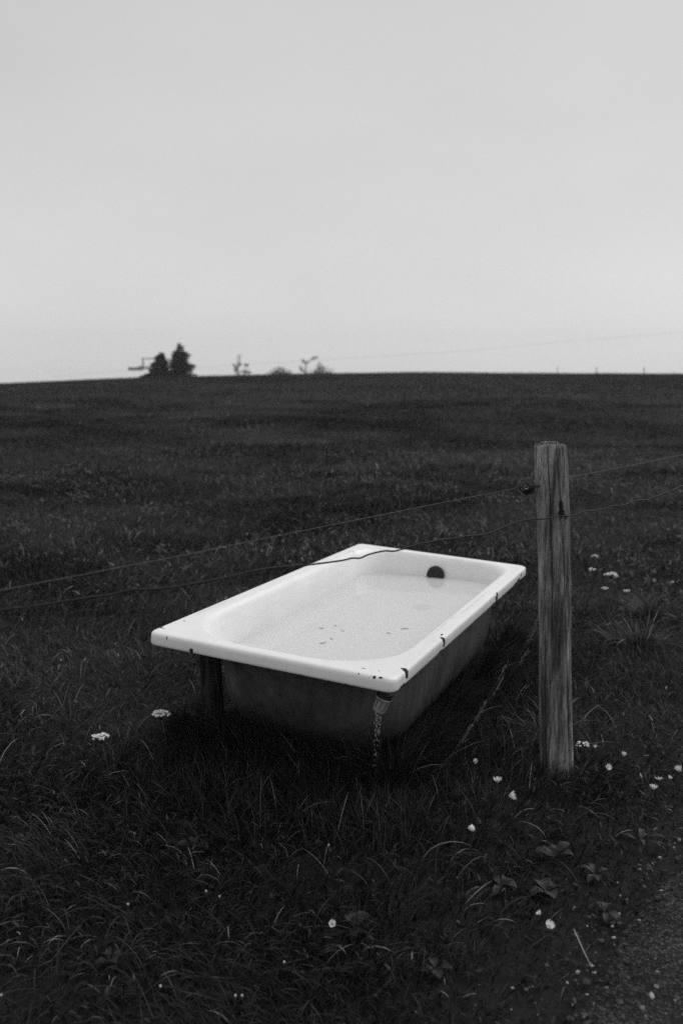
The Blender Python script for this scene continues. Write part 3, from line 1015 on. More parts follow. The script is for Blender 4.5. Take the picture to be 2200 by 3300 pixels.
sets = []
x, y = spread(230000, 10, 27, 0.41, 1.2)
patch = vnoise(x * 0.55, y * 0.6, 41)
h = (np.abs(rng.normal(0.05, 0.025, len(x))) + 0.02) * (0.65 + 0.8 * smooth(-0.5, 0.7, patch))
sh = shades(len(x), 0.017, 0.038, 0.015) * (0.55 + 0.9 * smooth(-0.6, 0.6, vnoise(x * 0.45, y * 0.3, 42)))
sets.append(blades(x, y, h, rng.uniform(0.007, 0.014, len(x)), comb(x * .6, y * .6, 1.1), np.abs(rng.normal(0.25, 0.2, len(x))), rng.uniform(0.6, 1.9, len(x)), 2, sh))
tag(blade_object('grass', sets, grass_m), 'pasture grass in the middle of the sloping field', 'grass', kind='stuff')
sets = []
x, y = spread(250000, 26, 70, 0.42, 2.0)
sh = shades(len(x), 0.020, 0.038, 0.006) * (0.5 + 0.9 * smooth(-0.6, 0.6, vnoise(x * 0.24, y * 0.13, 52)))
h = (np.abs(rng.normal(0.07, 0.03, len(x))) + 0.03) * (0.6 + 0.9 * smooth(-0.5, 0.7, vnoise(x * 0.3, y * 0.35, 51)))
sets.append(blades(x, y, h, rng.uniform(0.02, 0.045, len(x)), rng.uniform(0, 6.28, len(x)), np.abs(rng.normal(0.3, 0.25, len(x))), rng.uniform(0.5, 1.7, len(x)), 1, sh))
tag(blade_object('grass', sets, grass_m), 'far pasture grass up to the crest of the hill', 'grass', kind='stuff')

# ------------------------------------------------------------------ loose stones on the path
peb = []
ico = bmesh.new()
bmesh.ops.create_icosphere(ico, subdivisions=1, radius=1.0)
IV = np.array([p.co[:] for p in ico.verts]); IF = np.array([[q.index for q in fc.verts] for fc in ico.faces])
ico.free()
np_ = 8000
u = rng.uniform(-1.6, 3.2, np_)
wd = np.abs(rng.normal(0, 0.45, np_)) - 0.16
px = EDGE_P[0] + EDGE_D[0] * u + EDGE_D[1] * wd
py = EDGE_P[1] + EDGE_D[1] * u - EDGE_D[0] * wd
rr = 0.0012 + 0.0016 * rng.gamma(1.3, 0.8, np_)
rr = np.minimum(rr, 0.008)
V = IV[None] * rr[:, None, None] * rng.uniform(0.65, 1.3, (np_, 1, 3)) * np.array([1, 1, 0.7]) + rng.normal(0, 0.13, (np_, 12, 3)) * rr[:, None, None]
V += np.stack([px, py, terrain(px, py) + 0.009 + 0.005 * smooth(0, .2, wd)], 1)[:, None]
I = (np.arange(np_)[:, None, None] * 12 + IF[None]).ravel()
gravel_m, n, l, b = mat('gravel_stone', 0.2, 0.85, 0.3)
at = nd(n, 'ShaderNodeAttribute', attribute_name='shade')
l.new(at.outputs['Color'], b.inputs['Base Color'])
sh = np.where(rng.uniform(0, 1, np_) < 0.13, rng.uniform(0.10, 0.36, np_), rng.uniform(0.015, 0.06, np_))
gv = blade_object('gravel', [(V.reshape(-1, 3), I, np.full(np_ * 20, 3), np.repeat(sh, 12))], gravel_m)
gv.data.polygons.foreach_set('use_smooth', np.zeros(np_ * 20, bool))
tag(gv, 'loose pale and dark grit strewn over the path', 'gravel', kind='stuff')

stone_m, n, l, b = mat('pale_stone', 0.42, 0.8, 0.3)
oc = objcoord(n)
l.new(ramp(n, l, noise(n, l, oc, 120, 4), [(0.3, 0.16), (0.7, 0.36)]), b.inputs['Base Color'])
for k, (x, y, r_, lab) in enumerate([
        (0.690, 1.896, .0065, 'pale pebble at the path edge, farthest from the photographer'), (0.621, 1.874, .006, 'grey pebble beside the farthest pale pebble at the path edge'),
        (0.611, 1.831, .009, 'flat pale stone at the path edge, largest there'), (0.533, 1.729, .008, 'pale pebble at the tip of the straw on the verge'),
        (0.468, 1.676, .006, 'lone oval pebble on the verge at the bottom of the picture'), (0.351, 1.660, .007, 'pale pebble in the grass, leftmost of the stones by the path'),
        (0.499, 1.639, .0055, 'small pale pebble at the bottom edge where grass meets path')]):
    rv = IV * r_ * rng.uniform(0.7, 1.25, 3) + rng.normal(0, .12, IV.shape) * r_
    o = link('pebble', pymesh('pebble', rv, [tuple(int(i) for i in q) for q in IF]), None, stone_m)
    sd = o.modifiers.new('round', 'SUBSURF'); sd.levels = sd.render_levels = 1
    o.scale = (.75, .75, .5)
    o.location = (x, y, float(terrain(x, y)) + 0.014)
    tag(o, lab, 'pebble', 'pebbles on the grass verge')
# the pale straw lying by the path
v, f = tube([(0.512, 1.80, 0.05), (0.517, 1.775, 0.040), (0.523, 1.75, 0.028), (0.530, 1.725, 0.016)], [.0011, .0013, .0013, .0010], 6)
straw_m, n, l, b = mat('dry_straw', 0.3, 0.7, 0.3)
tag(link('straw', pymesh('straw', v, f), None, straw_m), 'straight pale straw lying at the edge of the path', 'straw')

# ------------------------------------------------------------------ flowers and weeds
petal_m, n, l, b = mat('white_petal', 0.72, 0.6, 0.2)
eye_m, n, l, b = mat('flower_eye', 0.3, 0.8, 0.1)
stem_m, n, l, b = mat('plant_stem', 0.055, 0.6, 0.2)
weed_m, n, l, b = mat('broad_leaf', 0.06, 0.5, 0.25)
oc = objcoord(n)
l.new(ramp(n, l, noise(n, l, oc, 60, 5), [(0.3, 0.010), (0.7, 0.024)]), b.inputs['Base Color'])
bump(n, l, b, noise(n, l, scaled(n, l, oc, (90, 90, 90)), 1.0, 4), 0.4, 0.003)


def daisy(head, size, closed, tilt, taz, label, stem=True):
    """closed 0 = flat open, 1 = petals folded up"""
    x, y, z = head
    gz = float(terrain(x, y))
    bx, by = x + random.uniform(-.02, .02), y + random.uniform(-.005, .025)
    t = empty('daisy', (bx, by, gz))
    tag(t, label, 'flower', 'daisies in the grass')
    hp = Vector((x - bx, y - by, z - gz))
    ax = Vector((math.sin(tilt) * math.cos(taz), math.sin(tilt) * math.sin(taz), math.cos(tilt)))
    if stem:
        v, f = tube([(0, 0, -0.005), tuple(hp * 0.5 + Vector((random.uniform(-.008, .008), 0, 0))), tuple(hp - ax * size * 0.3), tuple(hp)], [.0013, .0011, .001, .0014], 6)
        link('stem', pymesh('stem', v, f), t, stem_m)
    q = ax.to_track_quat('Z', 'Y')
    npet = 20
    vv, ff = [], []
    for k in range(npet):
        a = 2 * math.pi * k / npet + random.uniform(-.08, .08)
        up0 = closed * 1.25 + random.uniform(-.12, .12)
        ln = size * random.uniform(0.88, 1.05)
        o = len(vv)
        w = size * 0.17
        for s in range(4):
            u = s / 3
            ang = up0 * (0.6 + 0.5 * u)
            rad = size * 0.22 + ln * u * math.cos(ang) * 0.8
            hh = ln * u * math.sin(ang) * 0.95 + (k % 2) * 0.0006
            ww = w * (0.55, 0.95, 1.0, 0.45)[s]
            for sg in (-1, 1):
                p = Vector((rad * math.cos(a) - sg * ww / 2 * math.sin(a), rad * math.sin(a) + sg * ww / 2 * math.cos(a), hh))
                vv.append(hp + q @ p)
        ff += [(o + 2 * i, o + 2 * i + 1, o + 2 * i + 3, o + 2 * i + 2) for i in range(3)]
    link('petals', pymesh('petals', vv, ff), t, petal_m, False)
    dv, df = disc_profile([(size * .26, -size * .12), (size * .30, 0), (size * .27, size * .10), (size * .15, size * .17), (size * .02, size * .19)], 14)
    link('eye', pymesh('eye', [hp + q @ Vector(p) for p in dv], df), t, eye_m)
    return t


DAISIES = [
    ((0.401, 2.533, 0.10), .0125, .95, .2, 0.5, 'half closed daisy on a long stem, nearest the dripping outlet'),
    ((0.452, 2.431, 0.09), .0155, .55, .2, 2.0, 'open daisy seen from the side between two others below the post'),
    ((0.467, 2.322, 0.10), .0165, .75, 1.2, -0.2, 'nodding daisy turned sideways, lowest of the three in front of the post'),
    ((0.348, 2.191, 0.07), .0150, .95, .9, 2.5, 'drooping half closed daisy alone in the grass below the other three'),
    ((0.812, 2.709, 0.07), .0090, .9, .3, 1.0, 'small closed daisy just right of the post foot'),
    ((0.879, 2.630, 0.08), .0115, .85, .2, 0.3, 'half closed daisy standing highest to the right of the post'),
    ((0.804, 2.546, 0.08), .0120, .6, .9, -1.2, 'daisy facing the camera with a small bud beside it'),
    ((1.005, 2.502, 0.09), .0150, .8, .5, 2.6, 'daisy cut by the right edge of the picture'),
    ((0.932, 2.464, 0.08), .0130, .35, .4, 1.5, 'thin petalled daisy behind the open one near the right edge'),
    ((0.968, 2.483, 0.075), .0095, .7, .7, 0.2, 'small tilted daisy between two others near the right edge'),
    ((0.902, 2.427, 0.07), .0140, .55, .25, 1.0, 'open daisy lowest of the cluster near the right edge'),
    ((0.459, 1.809, 0.05), .0130, .6, .5, -1.0, 'wide white daisy low in the grass beside the path'),
    ((0.455, 1.878, 0.035), .0085, .6, .8, 2.8, 'small crumpled daisy just above the low white one by the path'),
    ((-0.021, 1.802, 0.06), .0110, .7, .7, -1.4, 'ragged daisy low in the foreground under the tub'),
]
for hd in DAISIES:
    daisy(hd[0], hd[1] * 1.12, *hd[2:])
for (p, lab) in [((-0.034, 2.149, .05), 'tiny closed daisy bud on the thin arching stem below the tub'), ((-0.322, 1.957, .04), 'dull blurred daisy bud, left of a pair in the foreground grass'), ((-0.287, 1.936, .04), 'bright tiny daisy bud, right of a pair in the foreground grass'),
                 ((-0.495, 1.905, .04), 'tiny daisy bud alone far left in the foreground grass'), ((-0.120, 1.700, .04), 'tiny daisy bud near the bottom middle of the picture'), ((-0.364, 1.626, .04), 'tiny daisy bud near the bottom left of the picture'),
                 ((-0.210, 1.598, .04), 'left of two tiny daisy buds side by side at the bottom'), ((-0.197, 1.598, .04), 'right of two tiny daisy buds side by side at the bottom'), ((0.827, 2.616, .05), 'tiny bud beside the daisy facing the camera'), ((-0.675, 1.600, .04), 'tiny daisy bud at the left edge of the picture')]:
    daisy(p, .0048, .95, random.uniform(0, .5), random.uniform(0, 6), lab)


def yarrow(head, size, cover, label):
    x, y, z = head
    gz = float(terrain(x, y))
    bx, by = x + random.uniform(-.02, .02), y + random.uniform(0, .03)
    t = empty('yarrow', (bx, by, gz))
    tag(t, label, 'flower', 'yarrow flowers in the pasture')
    hp = Vector((x - bx, y - by, z - gz))
    parts = [tube([(0, 0, -.01), tuple(hp * .5 + Vector((.006, 0, 0))), tuple(hp * .85)], [.002, .0018, .0015], 6)]
    fl = []
    nf = int(34 * cover)
    for k in range(nf):
        a = random.uniform(0, 6.28)
        r = size * math.sqrt(random.uniform(0, 1))
        p = hp + Vector((r * math.cos(a), r * .8 * math.sin(a), random.uniform(-.003, .004) - 0.25 * r * r / size))
        if k % 2 == 0:
            parts.append(tube([tuple(hp * .85), tuple((hp * .85 + p) / 2 + Vector((0, 0, -.004))), tuple(p)], [.0009, .0007, .0006], 4))
        s = size * random.uniform(.13, .2)
        vv, ff = [], []
        for i in range(5):
            aa = 2 * math.pi * i / 5 + random.uniform(0, 1)
            o = len(vv)
            vv += [p + Vector((0, 0, .001)), p + Vector((s * math.cos(aa - .5), s * math.sin(aa - .5), random.uniform(-.001, .001))), p + Vector((1.25 * s * math.cos(aa), 1.25 * s * math.sin(aa), random.uniform(-.002, .001))), p + Vector((s * math.cos(aa + .5), s * math.sin(aa + .5), random.uniform(-.001, .001)))]
            ff.append((o, o + 1, o + 2, o + 3))
        dv, df = disc_profile([(s * .5, -s * .9), (s * .62, -.1 * s), (s * .4, s * .3), (s * .05, s * .4)], 6)
        fl.append((vv, ff))
        fl.append(([p + Vector(d_) for d_ in dv], df))
    v, f = join(parts)
    link('stem', pymesh('stem', v, f), t, stem_m)
    v, f = join(fl)
    o = link('flower_head', pymesh('flower_head', v, f), t, petal_m, False)
    lv, lf = [], []
    for k in range(5):      # feathery leaves
        hz = hp.z * (0.15 + 0.14 * k)
        a = k * 2.4
        for i in range(8):
            u = i / 8
            c = Vector((hp.x * hz / hp.z + .05 * u * math.cos(a), hp.y * hz / hp.z + .05 * u * math.sin(a), hz + .03 * u - .035 * u * u))
            for sg in (-1, 1):
                o_ = len(lv)
                e = Vector((-math.sin(a) * sg, math.cos(a) * sg, .2)) * .010 * (1 - .6 * u)
                lv += [c, c + e + Vector((.002, .001, 0)), c + e * .9 + Vector((.0, .0, .002))]
                lf.append((o_, o_ + 1, o_ + 2))
    link('leaves', pymesh('leaves', lv, lf), t, stem_m, False)


for a in [((-0.714, 2.509, 0.2), .024, 1.3, 'round white yarrow head, lower of two left of the tub'), ((-0.560, 2.641, 0.22), .027, 1.4, 'white yarrow head drooping to one side below the tub corner'),
          ((1.472, 5.090, 0.2), .020, .8, 'white yarrow head farthest back behind the fence post'), ((1.384, 4.835, 0.18), .024, .7, 'loose white yarrow head closest to the post on its far side'),
          ((1.432, 4.634, 0.2), .034, 1.0, 'wide flat yarrow head, broadest of those behind the post'), ((1.461, 4.640, 0.18), .016, .7, 'small yarrow head tucked under the broad flat one'),
          ((1.328, 4.394, 0.18), .017, .8, 'bright domed yarrow head low behind the post'), ((1.436, 4.382, 0.17), .016, .8, 'compact yarrow head right of the bright domed one'),
          ((1.718, 4.520, 0.18), .012, .5, 'small lone yarrow head near the right edge of the field'), ((0.777, 2.726, 0.08), .022, .7, 'grey loose yarrow head touching the foot of the post')]:
    yarrow(*a)


def weed(x, y, n_, ln, wd, label):
    gz = float(terrain(x, y))
    t = empty('broadleaf_weed', (x, y, gz))
    tag(t, label, 'weed', 'broad leaved weeds in the grass')
    for k in range(n_):
        a = 2 * math.pi * k / n_ + random.uniform(-.9, .9)
        L = ln * random.uniform(.7, 1.2)
        W = wd * random.uniform(.75, 1.2)
        el = random.uniform(.25, .9)
        vv = []
        c = Vector((0, 0, .012))
        for i in range(9):
            u = i / 8
            w = W * (0.10 if u < .22 else math.sin(math.pi * min(1, (u - .15) / .87)) ** .75) * (1 + .12 * math.sin(9 * i + k))
            e = el - 1.5 * u * u
            for s_, dz in ((-1, .18), (0, 0), (1, .18)):
                vv.append(c + Vector((-math.sin(a) * s_ * w / 2, math.cos(a) * s_ * w / 2, dz * w + .05 * w * math.sin(5 * i + s_))))
            c = c + Vector((math.cos(a) * math.cos(e), math.sin(a) * math.cos(e), math.sin(e))) * L / 8
        ff = []
        for i in range(8):
            ff += [(3 * i, 3 * i + 3, 3 * i + 4, 3 * i + 1), (3 * i + 1, 3 * i + 4, 3 * i + 5, 3 * i + 2)]
        link('leaf', pymesh('leaf', vv, ff), t, weed_m)


for a in [(0.555, 2.162, 5, .055, .034, 'broad crinkled weed rosette in front of the fence post'), (0.500, 2.010, 5, .05, .032, 'low weed rosette between the post and the path'), (0.800, 2.225, 7, .065, .013, 'narrow toothed weed rosette near the right edge'),
          (0.640, 2.080, 5, .04, .014, 'small narrow weed beside the crinkled rosette'), (-0.395, 2.201, 3, .05, .032, 'heart shaped leaf clump in the grass below the tub stake'), (0.395, 2.033, 5, .045, .024, 'dim weed rosette left of the low one near the path'),
          (-0.846, 2.241, 4, .04, .022, 'small weed at the left edge of the grass'), (0.03, 1.86, 3, .045, .026, 'broad weed leaf behind the ragged foreground daisy'), (0.62, 1.93, 5, .05, .016, 'tiny weed on the verge next to the pebbles'),
          (-0.50, 1.75, 5, .035, .018, 'dark weed low in the foreground left of the middle'), (0.20, 1.72, 5, .035, .018, 'dark weed low in the foreground near the bottom')]:
    weed(*a)

# seed stalks leaning along the tub's side
seed_m, n, l, b = mat('dry_seed_head', 0.14, 0.8, 0.2)
SEEDS = [(0.250, 2.443, .24, .05, .10, 'seed stalk leaning beside the dripping outlet'), (0.300, 2.540, .27, .06, .12, 'long pale seed stalk just right of the outlet'), (0.410, 2.81, .25, .05, .11, 'seed stalk in the middle of the tub side, nearer one'),
         (0.450, 2.90, .27, .04, .12, 'seed stalk in the middle of the tub side, farther one'), (0.650, 3.36, .27, .04, .11, 'seed stalk near the far end of the tub side'), (0.700, 3.48, .30, .03, .10, 'tall seed stalk under the far corner of the tub'),
         (0.567, 3.17, .23, .05, .10, 'short seed stalk halfway along the tub side')]
for (x, y, hh, dx, dy, lab) in SEEDS:
    gz = float(terrain(x, y))
    t = empty('seed_grass', (x, y, gz))
    tag(t, lab, 'grass stalk', 'seed stalks along the tub')
    tip = Vector((dx + .10, dy + .04, hh * .78))
    pts = [Vector((0, 0, -.01)), tip * .35 + Vector((-.01, 0, .02)), tip * .7 + Vector((0, 0, .012)), tip]
    v, f = tube(pts, [.0014, .0012, .001, .0008], 5)
    link('stem', pymesh('stem', v, f), t, stem_m)
    sp_ = []
    for k in range(26):
        u = random.uniform(.72, 1.0)
        c = tip * u + Vector((random.uniform(-.005, .005), random.uniform(-.005, .005), random.uniform(-.003, .006)))
        d = (tip.normalized() + Vector((random.uniform(-.5, .5), random.uniform(-.5, .5), 0))).normalized() * random.uniform(.006, .012)
        sp_.append(tube([tuple(c), tuple(c + d * .5), tuple(c + d)], [.0003, .0011, .0002], 4))
    v, f = join(sp_)
    link('seed_head', pymesh('seed_head', v, f), t, seed_m)

# ------------------------------------------------------------------ trickle from the outlet
drop_m, n, l, b = mat('falling_water', 1.0, 0.0, 0.5)
b.inputs['Transmission Weight'].default_value = 1.0
b.inputs['IOR'].default_value = 1.333
mouth = tubpt(0.3325, -0.765, -0.130)
dv = []
for k in range(190):
    u = random.random() ** 1.5
    z = mouth.z - 0.004 - u * 0.215
    sp = 0.010 * (1 - .55 * u)
    if u > .35 and random.random() < .4:
        continue
    r = random.uniform(.0012, .0034) * (1 - .2 * u)
    c = Vector((mouth.x - 0.012 * u + random.uniform(-sp, sp), mouth.y - .012 * u + random.uniform(-sp, sp), z))
    st = random.uniform(1, 2.2)
    sv2 = IV * r * np.array([random.uniform(.7, 1.2), random.uniform(.7, 1.2), st]) + rng.normal(0, .15, IV.shape) * r
    dv.append(([c + Vector(p) for p in sv2], [tuple(int(i) for i in q_) for q_ in IF]))
for k in range(7):      # thin twisting strands near the mouth
    a = random.uniform(0, 6.28)
    pts, rad = [], []
    ln = random.uniform(.03, .09)
    for i in range(9):
        u = i / 8
        rr_ = .009 * (1 - .4 * u)
        pts.append((mouth.x - .004 * u + rr_ * math.cos(a + 2.5 * u), mouth.y - .004 * u + rr_ * math.sin(a + 2.5 * u), mouth.z + .006 - ln * u))
        rad.append((.0006 + .0012 * abs(math.sin(5 * u + k))) * (1 - .5 * u))
    dv.append(tube(pts, rad, 7))
v, f = join(dv)
tr = link('water_trickle', pymesh('water_trickle', v, f), None, drop_m)
sd = tr.modifiers.new('round', 'SUBSURF'); sd.levels = sd.render_levels = 1
tag(tr, 'glittering drops of water falling from the grey pipe coupling', 'water', kind='stuff')

# ------------------------------------------------------------------ trees, bushes and lift on the skyline
needle_m, n, l, b = mat('spruce_needles', 0.035, 0.8, 0.1)
oc = objcoord(n)
l.new(ramp(n, l, noise(n, l, oc, 3, 4), [(0.3, 0.022), (0.7, 0.05)]), b.inputs['Base Color'])
trunk_m, n, l, b = mat('far_bark', 0.05, 0.9, 0.1)
bush_m, n, l, b = mat('far_leaves', 0.06, 0.8, 0.1)


def spruce(base, height, prof, label):
    """prof: list of (height fraction, reach to the left, reach to the right) in metres"""
    t = empty('spruce_tree', base)
    tag(t, label, 'tree', 'spruces on the skyline')
    v, f = tube([(0, 0, -.2), (0.02, 0, height * .5), (0, 0, height * .97)], [.14, .08, .012], 8)
    parts = [(v, f)]
    P = np.array(prof)
    cv, cf = [], []
    levels = 17
    for i in range(levels):
        u = 0.06 + 0.93 * i / (levels - 1)
        L_, R_ = np.interp(u, P[:, 0], P[:, 1]), np.interp(u, P[:, 0], P[:, 2])
        nb = 13 if u < .8 else 8
        for k in range(nb):
            a = 2 * math.pi * (k + .5 * (i % 2)) / nb + random.uniform(-.2, .2)
            s = .5 + .5 * math.cos(a)
            reach = (L_ * (1 - s) + R_ * s) * random.choice((.85, 1.1, 1.25, 1.4, 1.6))
            z0 = height * u
            p0 = Vector((0, 0, z0))
            p1 = Vector((reach * math.cos(a), reach * math.sin(a), z0 - .16 * reach + random.uniform(-.04, .04)))
            if reach > .3:
                parts.append(tube([tuple(p0), tuple(p1)], [.018, .005], 4))
            m_ = max(6, int(reach * 70))
            for j in range(m_):
                w = random.uniform(.12, 1.0)
                c = p0.lerp(p1, w) + Vector((random.gauss(0, .05), random.gauss(0, .05), random.gauss(-.03, .03)))
                d = Vector((math.cos(a) + random.gauss(0, .6), math.sin(a) + random.gauss(0, .6), random.gauss(-.15, .35))).normalized()
                e = d.cross(Vector((random.gauss(0, 1), random.gauss(0, 1), random.gauss(0, 1)))).normalized()
                s1, s2 = random.uniform(.13, .26), random.uniform(.05, .09)
                o = len(cv)
                cv += [c - e * s2, c + e * s2, c + d * s1]
                cf.append((o, o + 1, o + 2))
    v, f = join(parts)
    link('trunk', pymesh('trunk', v, f), t, trunk_m)
    link('crown', pymesh('crown', cv, cf), t, needle_m, False)


def gz(x, y):
    return float(terrain(x, y))


zb = gz(-16.6, 84)
H1 = 2.80 - zb
fr = lambda z, zb_, h_: (z - zb_) / h_
spruce((-16.64, 84, zb), H1, [(0, 2.3, 1.3), (fr(0.2, zb, H1), 1.85, 0.9), (fr(0.75, zb, H1), 1.40, .80), (fr(1.25, zb, H1), 1.05, .55), (fr(1.6, zb, H1), .80, .25), (fr(1.75, zb, H1), .72, .40), (fr(2.1, zb, H1), .50, .22), (fr(2.45, zb, H1), .52, .12), (fr(2.65, zb, H1), .22, .10), (1, .03, .03)],
       'shorter broad spruce on the skyline, left of the pair')
zb = gz(-15.1, 85)
H2 = 3.66 - zb
spruce((-15.16, 85, zb), H2, [(0, 1.0, 1.3), (fr(.3, zb, H2), .7, .95), (fr(.8, zb, H2), .7, 1.25), (fr(1.1, zb, H2), .6, .75), (fr(1.25, zb, H2), .65, .62), (fr(1.6, zb, H2), .72, .98), (fr(2.0, zb, H2), .70, .85), (fr(2.25, zb, H2), .65, .45), (fr(2.45, zb, H2), .85, .42),
                              (fr(2.7, zb, H2), .55, .70), (fr(2.85, zb, H2), .62, .62), (fr(3.05, zb, H2), .22, .30), (fr(3.3, zb, H2), .12, .30), (fr(3.5, zb, H2), .08, .10), (1, .02, .02)],
       'taller ragged spruce on the skyline, right of the pair')


def shrub(name, base, boughs, leaf_n, leaf_s, label, cat, group=None):
    t = empty(name, base)
    tag(t, label, cat, group)
    parts, cv, cf = [], [], []
    for pts, r0, dens, sprd in boughs:
        P = [Vector(p) for p in pts]
        parts.append(tube(pts, [r0 * (1 - .75 * i / (len(P) - 1)) for i in range(len(P))], 5))
        for j in range(int(leaf_n * dens)):
            u = random.uniform(.3, 1) * (len(P) - 1)
            i = min(int(u), len(P) - 2)
            c = P[i].lerp(P[i + 1], u - i) + Vector((random.gauss(0, sprd), random.gauss(0, sprd), random.gauss(0, sprd * .6)))
            d = Vector((random.gauss(0, 1), random.gauss(0, 1), random.gauss(0, 1))).normalized() * leaf_s * random.uniform(.6, 1.3)
            e = d.cross(Vector((random.gauss(0, 1), random.gauss(0, 1), random.gauss(0, 1)))).normalized() * leaf_s * .45
            o = len(cv)
            cv += [c - e, c + d * .5 - e * .2, c + d, c + e]
            cf.append((o, o + 1, o + 2, o + 3))
    v, f = join(parts)
    link('trunk', pymesh('trunk', v, f), t, trunk_m)
    link('crown', pymesh('crown', cv, cf), t, bush_m, False)


YB = 150
zt = gz(-17, YB)
sky0 = 1.27 - YB * 0.0098      # height where the crest hides things at that distance
b0 = sky0 - zt
shrub('bare_tree', (-17.2, YB, zt), [([(0, 0, 0), (.05, 0, b0), (0, 0, b0 + 1.2), (.15, 0, b0 + 2.6), (.35, 0, b0 + 3.9)], .10, 1.3, .2), ([(0, 0, b0 + .8), (.8, 0, b0 + 1.1), (1.6, .2, b0 + 1.0), (1.9, .2, b0 + .9)], .06, 1.0, .28),
                                     ([(0, 0, b0 + 1.5), (-.5, 0, b0 + 2.0), (-.7, .1, b0 + 2.3)], .05, .4, .15), ([(0, 0, b0 + 1.8), (.5, .2, b0 + 2.4)], .05, .4, .15), ([(0, 0, b0 + .3), (-.35, 0, b0 + 1.2), (-.3, 0, b0 + 1.9)], .06, .7, .18), ([(0, 0, b0), (1.0, 0, b0 + .5), (1.4, 0, b0 + 1.5)], .06, .6, .2)],
      200, .15, 'thin scraggy tree on the skyline with few leaves', 'tree')
zt = gz(-10.3, YB)
b0 = 1.27 - YB * 0.0090 - zt
shrub('round_bush', (-10.3, YB, zt), [([(0, 0, 0), (.4 * dx, 0, b0 - .2), (dx, dy, b0 + hz)], .08, 1.0, .32) for dx, dy, hz in ((-2.0, 0, .3), (-1.4, .4, .9), (-.7, -.3, 1.3), (0, .2, 1.7), (.6, -.2, 1.5), (1.1, .3, 1.2), (1.7, 0, 1.0), (2.1, .2, .6), (-.3, .5, .8), (.9, .1, .6))],
      200, .22, 'low rounded bush on the skyline between the thin tree and the leaning bush', 'bush')
zt = gz(-4, YB)
b0 = 1.27 - YB * 0.0078 - zt
shrub('leaning_bush', (-3.8, YB, zt), [([(0, 0, 0), (.4 * dx, 0, b0 - .2), (dx, dy, b0 + hz)], .08, dn, .30) for dx, dy, hz, dn in ((-1.2, 0, .5, 1), (-.6, .4, 1.0, 1), (-.1, -.3, 1.4, 1), (.5, .2, 1.8, 1), (1.0, -.2, 1.5, 1), (1.5, .3, 1.0, 1), (1.9, 0, .6, 1), (2.4, .1, 1.2, .4), (.2, 0, 2.3, .5))]
      + [([(-1.0, 0, b0 - .3), (-2.2, 0, b0 + .8), (-2.0, 0, b0 + 2.2), (-1.0, 0, b0 + 2.9), (-.2, 0, b0 + 3.2)], .10, .55, .2), ([(-1.8, 0, b0 + .3), (-2.8, 0, b0 + 1.0), (-3.0, 0, b0 + 1.5)], .06, .5, .2), ([(-2.0, 0, b0 + 1.9), (-2.6, 0, b0 + 2.7)], .05, .4, .15)],
      170, .22, 'bush with one leaning leafy bough, last growth along the skyline', 'bush')

steel_m, n, l, b = mat('lift_steel', 0.2, 0.6, 0.4, 0.2)
# chairlift pylon whose head shows left of the spruces
PY = 320.0
pyl = empty('lift_pylon', (-62.5, PY, gz(-62.5, PY)))
tag(pyl, 'chairlift pylon head showing left of the spruces', 'lift pylon')
g = 1.27 - gz(-62.5, PY)
v, f = tube([(0, 0, 0), (0, 0, g + 2.0)], [.6, .45], 14)
link('mast', pymesh('mast', v, f), pyl, steel_m)


def boxm(cx, cy, cz, sx, sy, sz):
    vv = [(cx + sx * a / 2, cy + sy * b_ / 2, cz + sz * c / 2) for a in (-1, 1) for b_ in (-1, 1) for c in (-1, 1)]
    return vv, [(0, 1, 3, 2), (4, 6, 7, 5), (0, 4, 5, 1), (2, 3, 7, 6), (0, 2, 6, 4), (1, 5, 7, 3)]


v, f = boxm(-3.6, 0, g + .55, 10.4, .7, .8)
link('crossarm', pymesh('crossarm', v, f), pyl, steel_m, False)
v, f = join([boxm(-10.2, 0, g + .35, 5.4, .5, .7), boxm(-10.2, .9, g + .0, 5.0, .4, .35)] + [boxm(-12.4 + 1.1 * k, 0, g - .1, .8, .5, .8) for k in range(5)])
link('sheave_train', pymesh('sheave_train', v, f), pyl, steel_m, False)
v, f = join([tube([(-7.6, 0, g + .8), (-7.6, 0, g + 3.9)], .28, 8), boxm(-5.2, 0, g + 3.7, 5.6, .3, .35), tube([(-7.9, 0, g + 1.0), (-9.3, 0, g + .7)], .3, 6), tube([(-2.6, 0, g + .8), (-2.6, 0, g + 3.6)], .2, 8)])
link('lifting_frame', pymesh('lifting_frame', v, f), pyl, steel_m)
CAB = [(-110, 345, -1.5), (-72.7, PY, 1.0), (-52.2, 320, 1.75), (-32.1, 305, 2.95), (-7, 300, 4.3), (33.7, 300, 6.75), (60, 300, 9.1), (87.8, 300, 11.4), (122.7, 300, 14.3), (170, 300, 18.5)]
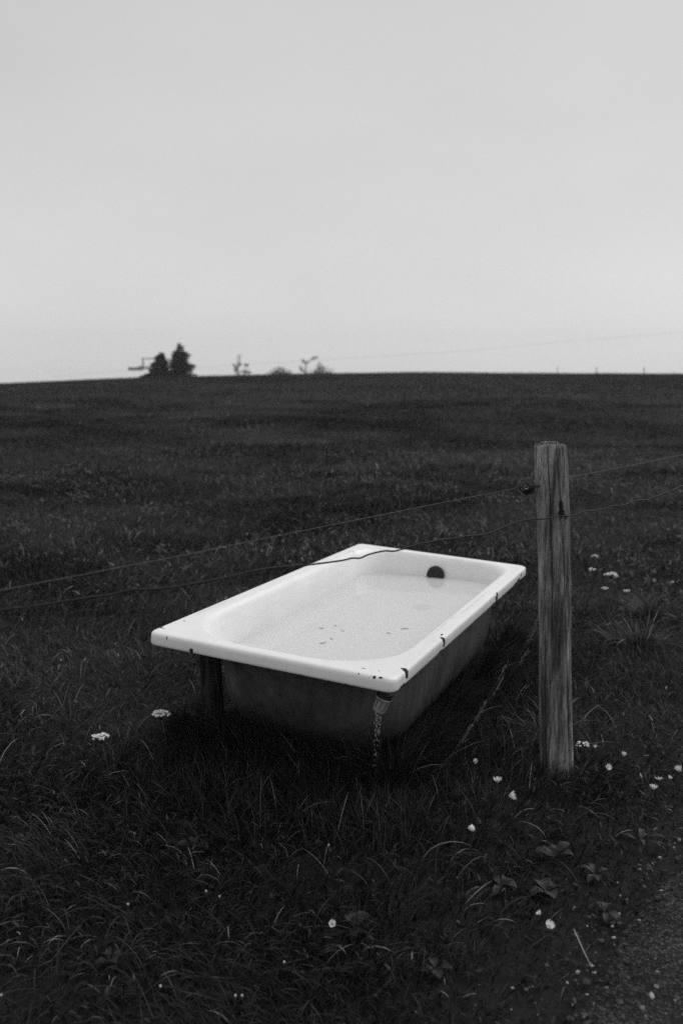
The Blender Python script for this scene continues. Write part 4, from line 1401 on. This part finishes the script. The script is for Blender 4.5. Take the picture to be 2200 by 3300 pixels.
tag(wire('lift_cable', CAB, 0.028, steel_m, 6), 'faint lift cable climbing across the sky to the right', 'cable')
ch = empty('lift_chair', (-32.1, 304.9, 2.95))
tag(ch, 'tiny chairlift chair hanging from the cable beside the thin tree', 'lift chair')
v, f = tube([(0, 0, .2), (0, 0, -.5), (.1, .2, -.9)], .12, 8)
link('hanger', pymesh('hanger', v, f), ch, steel_m)
v, f = boxm(.1, .1, -.2, 1.5, .5, .8)
link('backrest', pymesh('backrest', v, f), ch, steel_m, False)
v, f = boxm(.1, -.3, -.65, 1.5, .7, .18)
link('seat', pymesh('seat', v, f), ch, steel_m, False)

# fence posts along the crest
for k, (x, zt_, r_, lab) in enumerate([(15.05, 1.20, .025, 'faintest crest fence post, leftmost of the row'), (17.18, 1.50, .035, 'second crest fence post from the left'), (20.26, 1.46, .045, 'third crest fence post from the left'),
                                       (24.06, 1.46, .045, 'tall crest fence post, second from the right'), (26.43, 1.12, .03, 'short crest fence post, rightmost of the row')]):
    zg = gz(x, 72)
    vv, ff = [], []
    v1, f1 = tube([(0, 0, -.2), (0.01, 0, (zt_ - zg) * .5), (0, 0, zt_ - zg - .04), (0, 0, zt_ - zg)], [r_ * .75, r_ * .7, r_ * .65, r_ * .4], 10)
    o = link('crest_post', pymesh('crest_post', v1, f1), None, stake_m)
    o.location = (x, 72, zg)
    tag(o, lab, 'fence post', 'fence posts on the crest')

# ------------------------------------------------------------------ thin mountain haze
hz_m = bpy.data.materials.new('haze_air')
hz_m.use_nodes = True
n, l = hz_m.node_tree.nodes, hz_m.node_tree.links
n.clear()
ho = n.new('ShaderNodeOutputMaterial')
pvn = n.new('ShaderNodeVolumePrincipled')
pvn.inputs['Color'].default_value = (0.9, 0.9, 0.9, 1)
pvn.inputs['Density'].default_value = 0.0006
l.new(pvn.outputs[0], ho.inputs['Volume'])
v, f = boxm(0, 250, 2.0, 900, 600, 40)
hz = link('haze', pymesh('haze', v, f), None, hz_m, False)
tag(hz, 'thin pale mountain haze over the whole field', 'haze', kind='stuff')
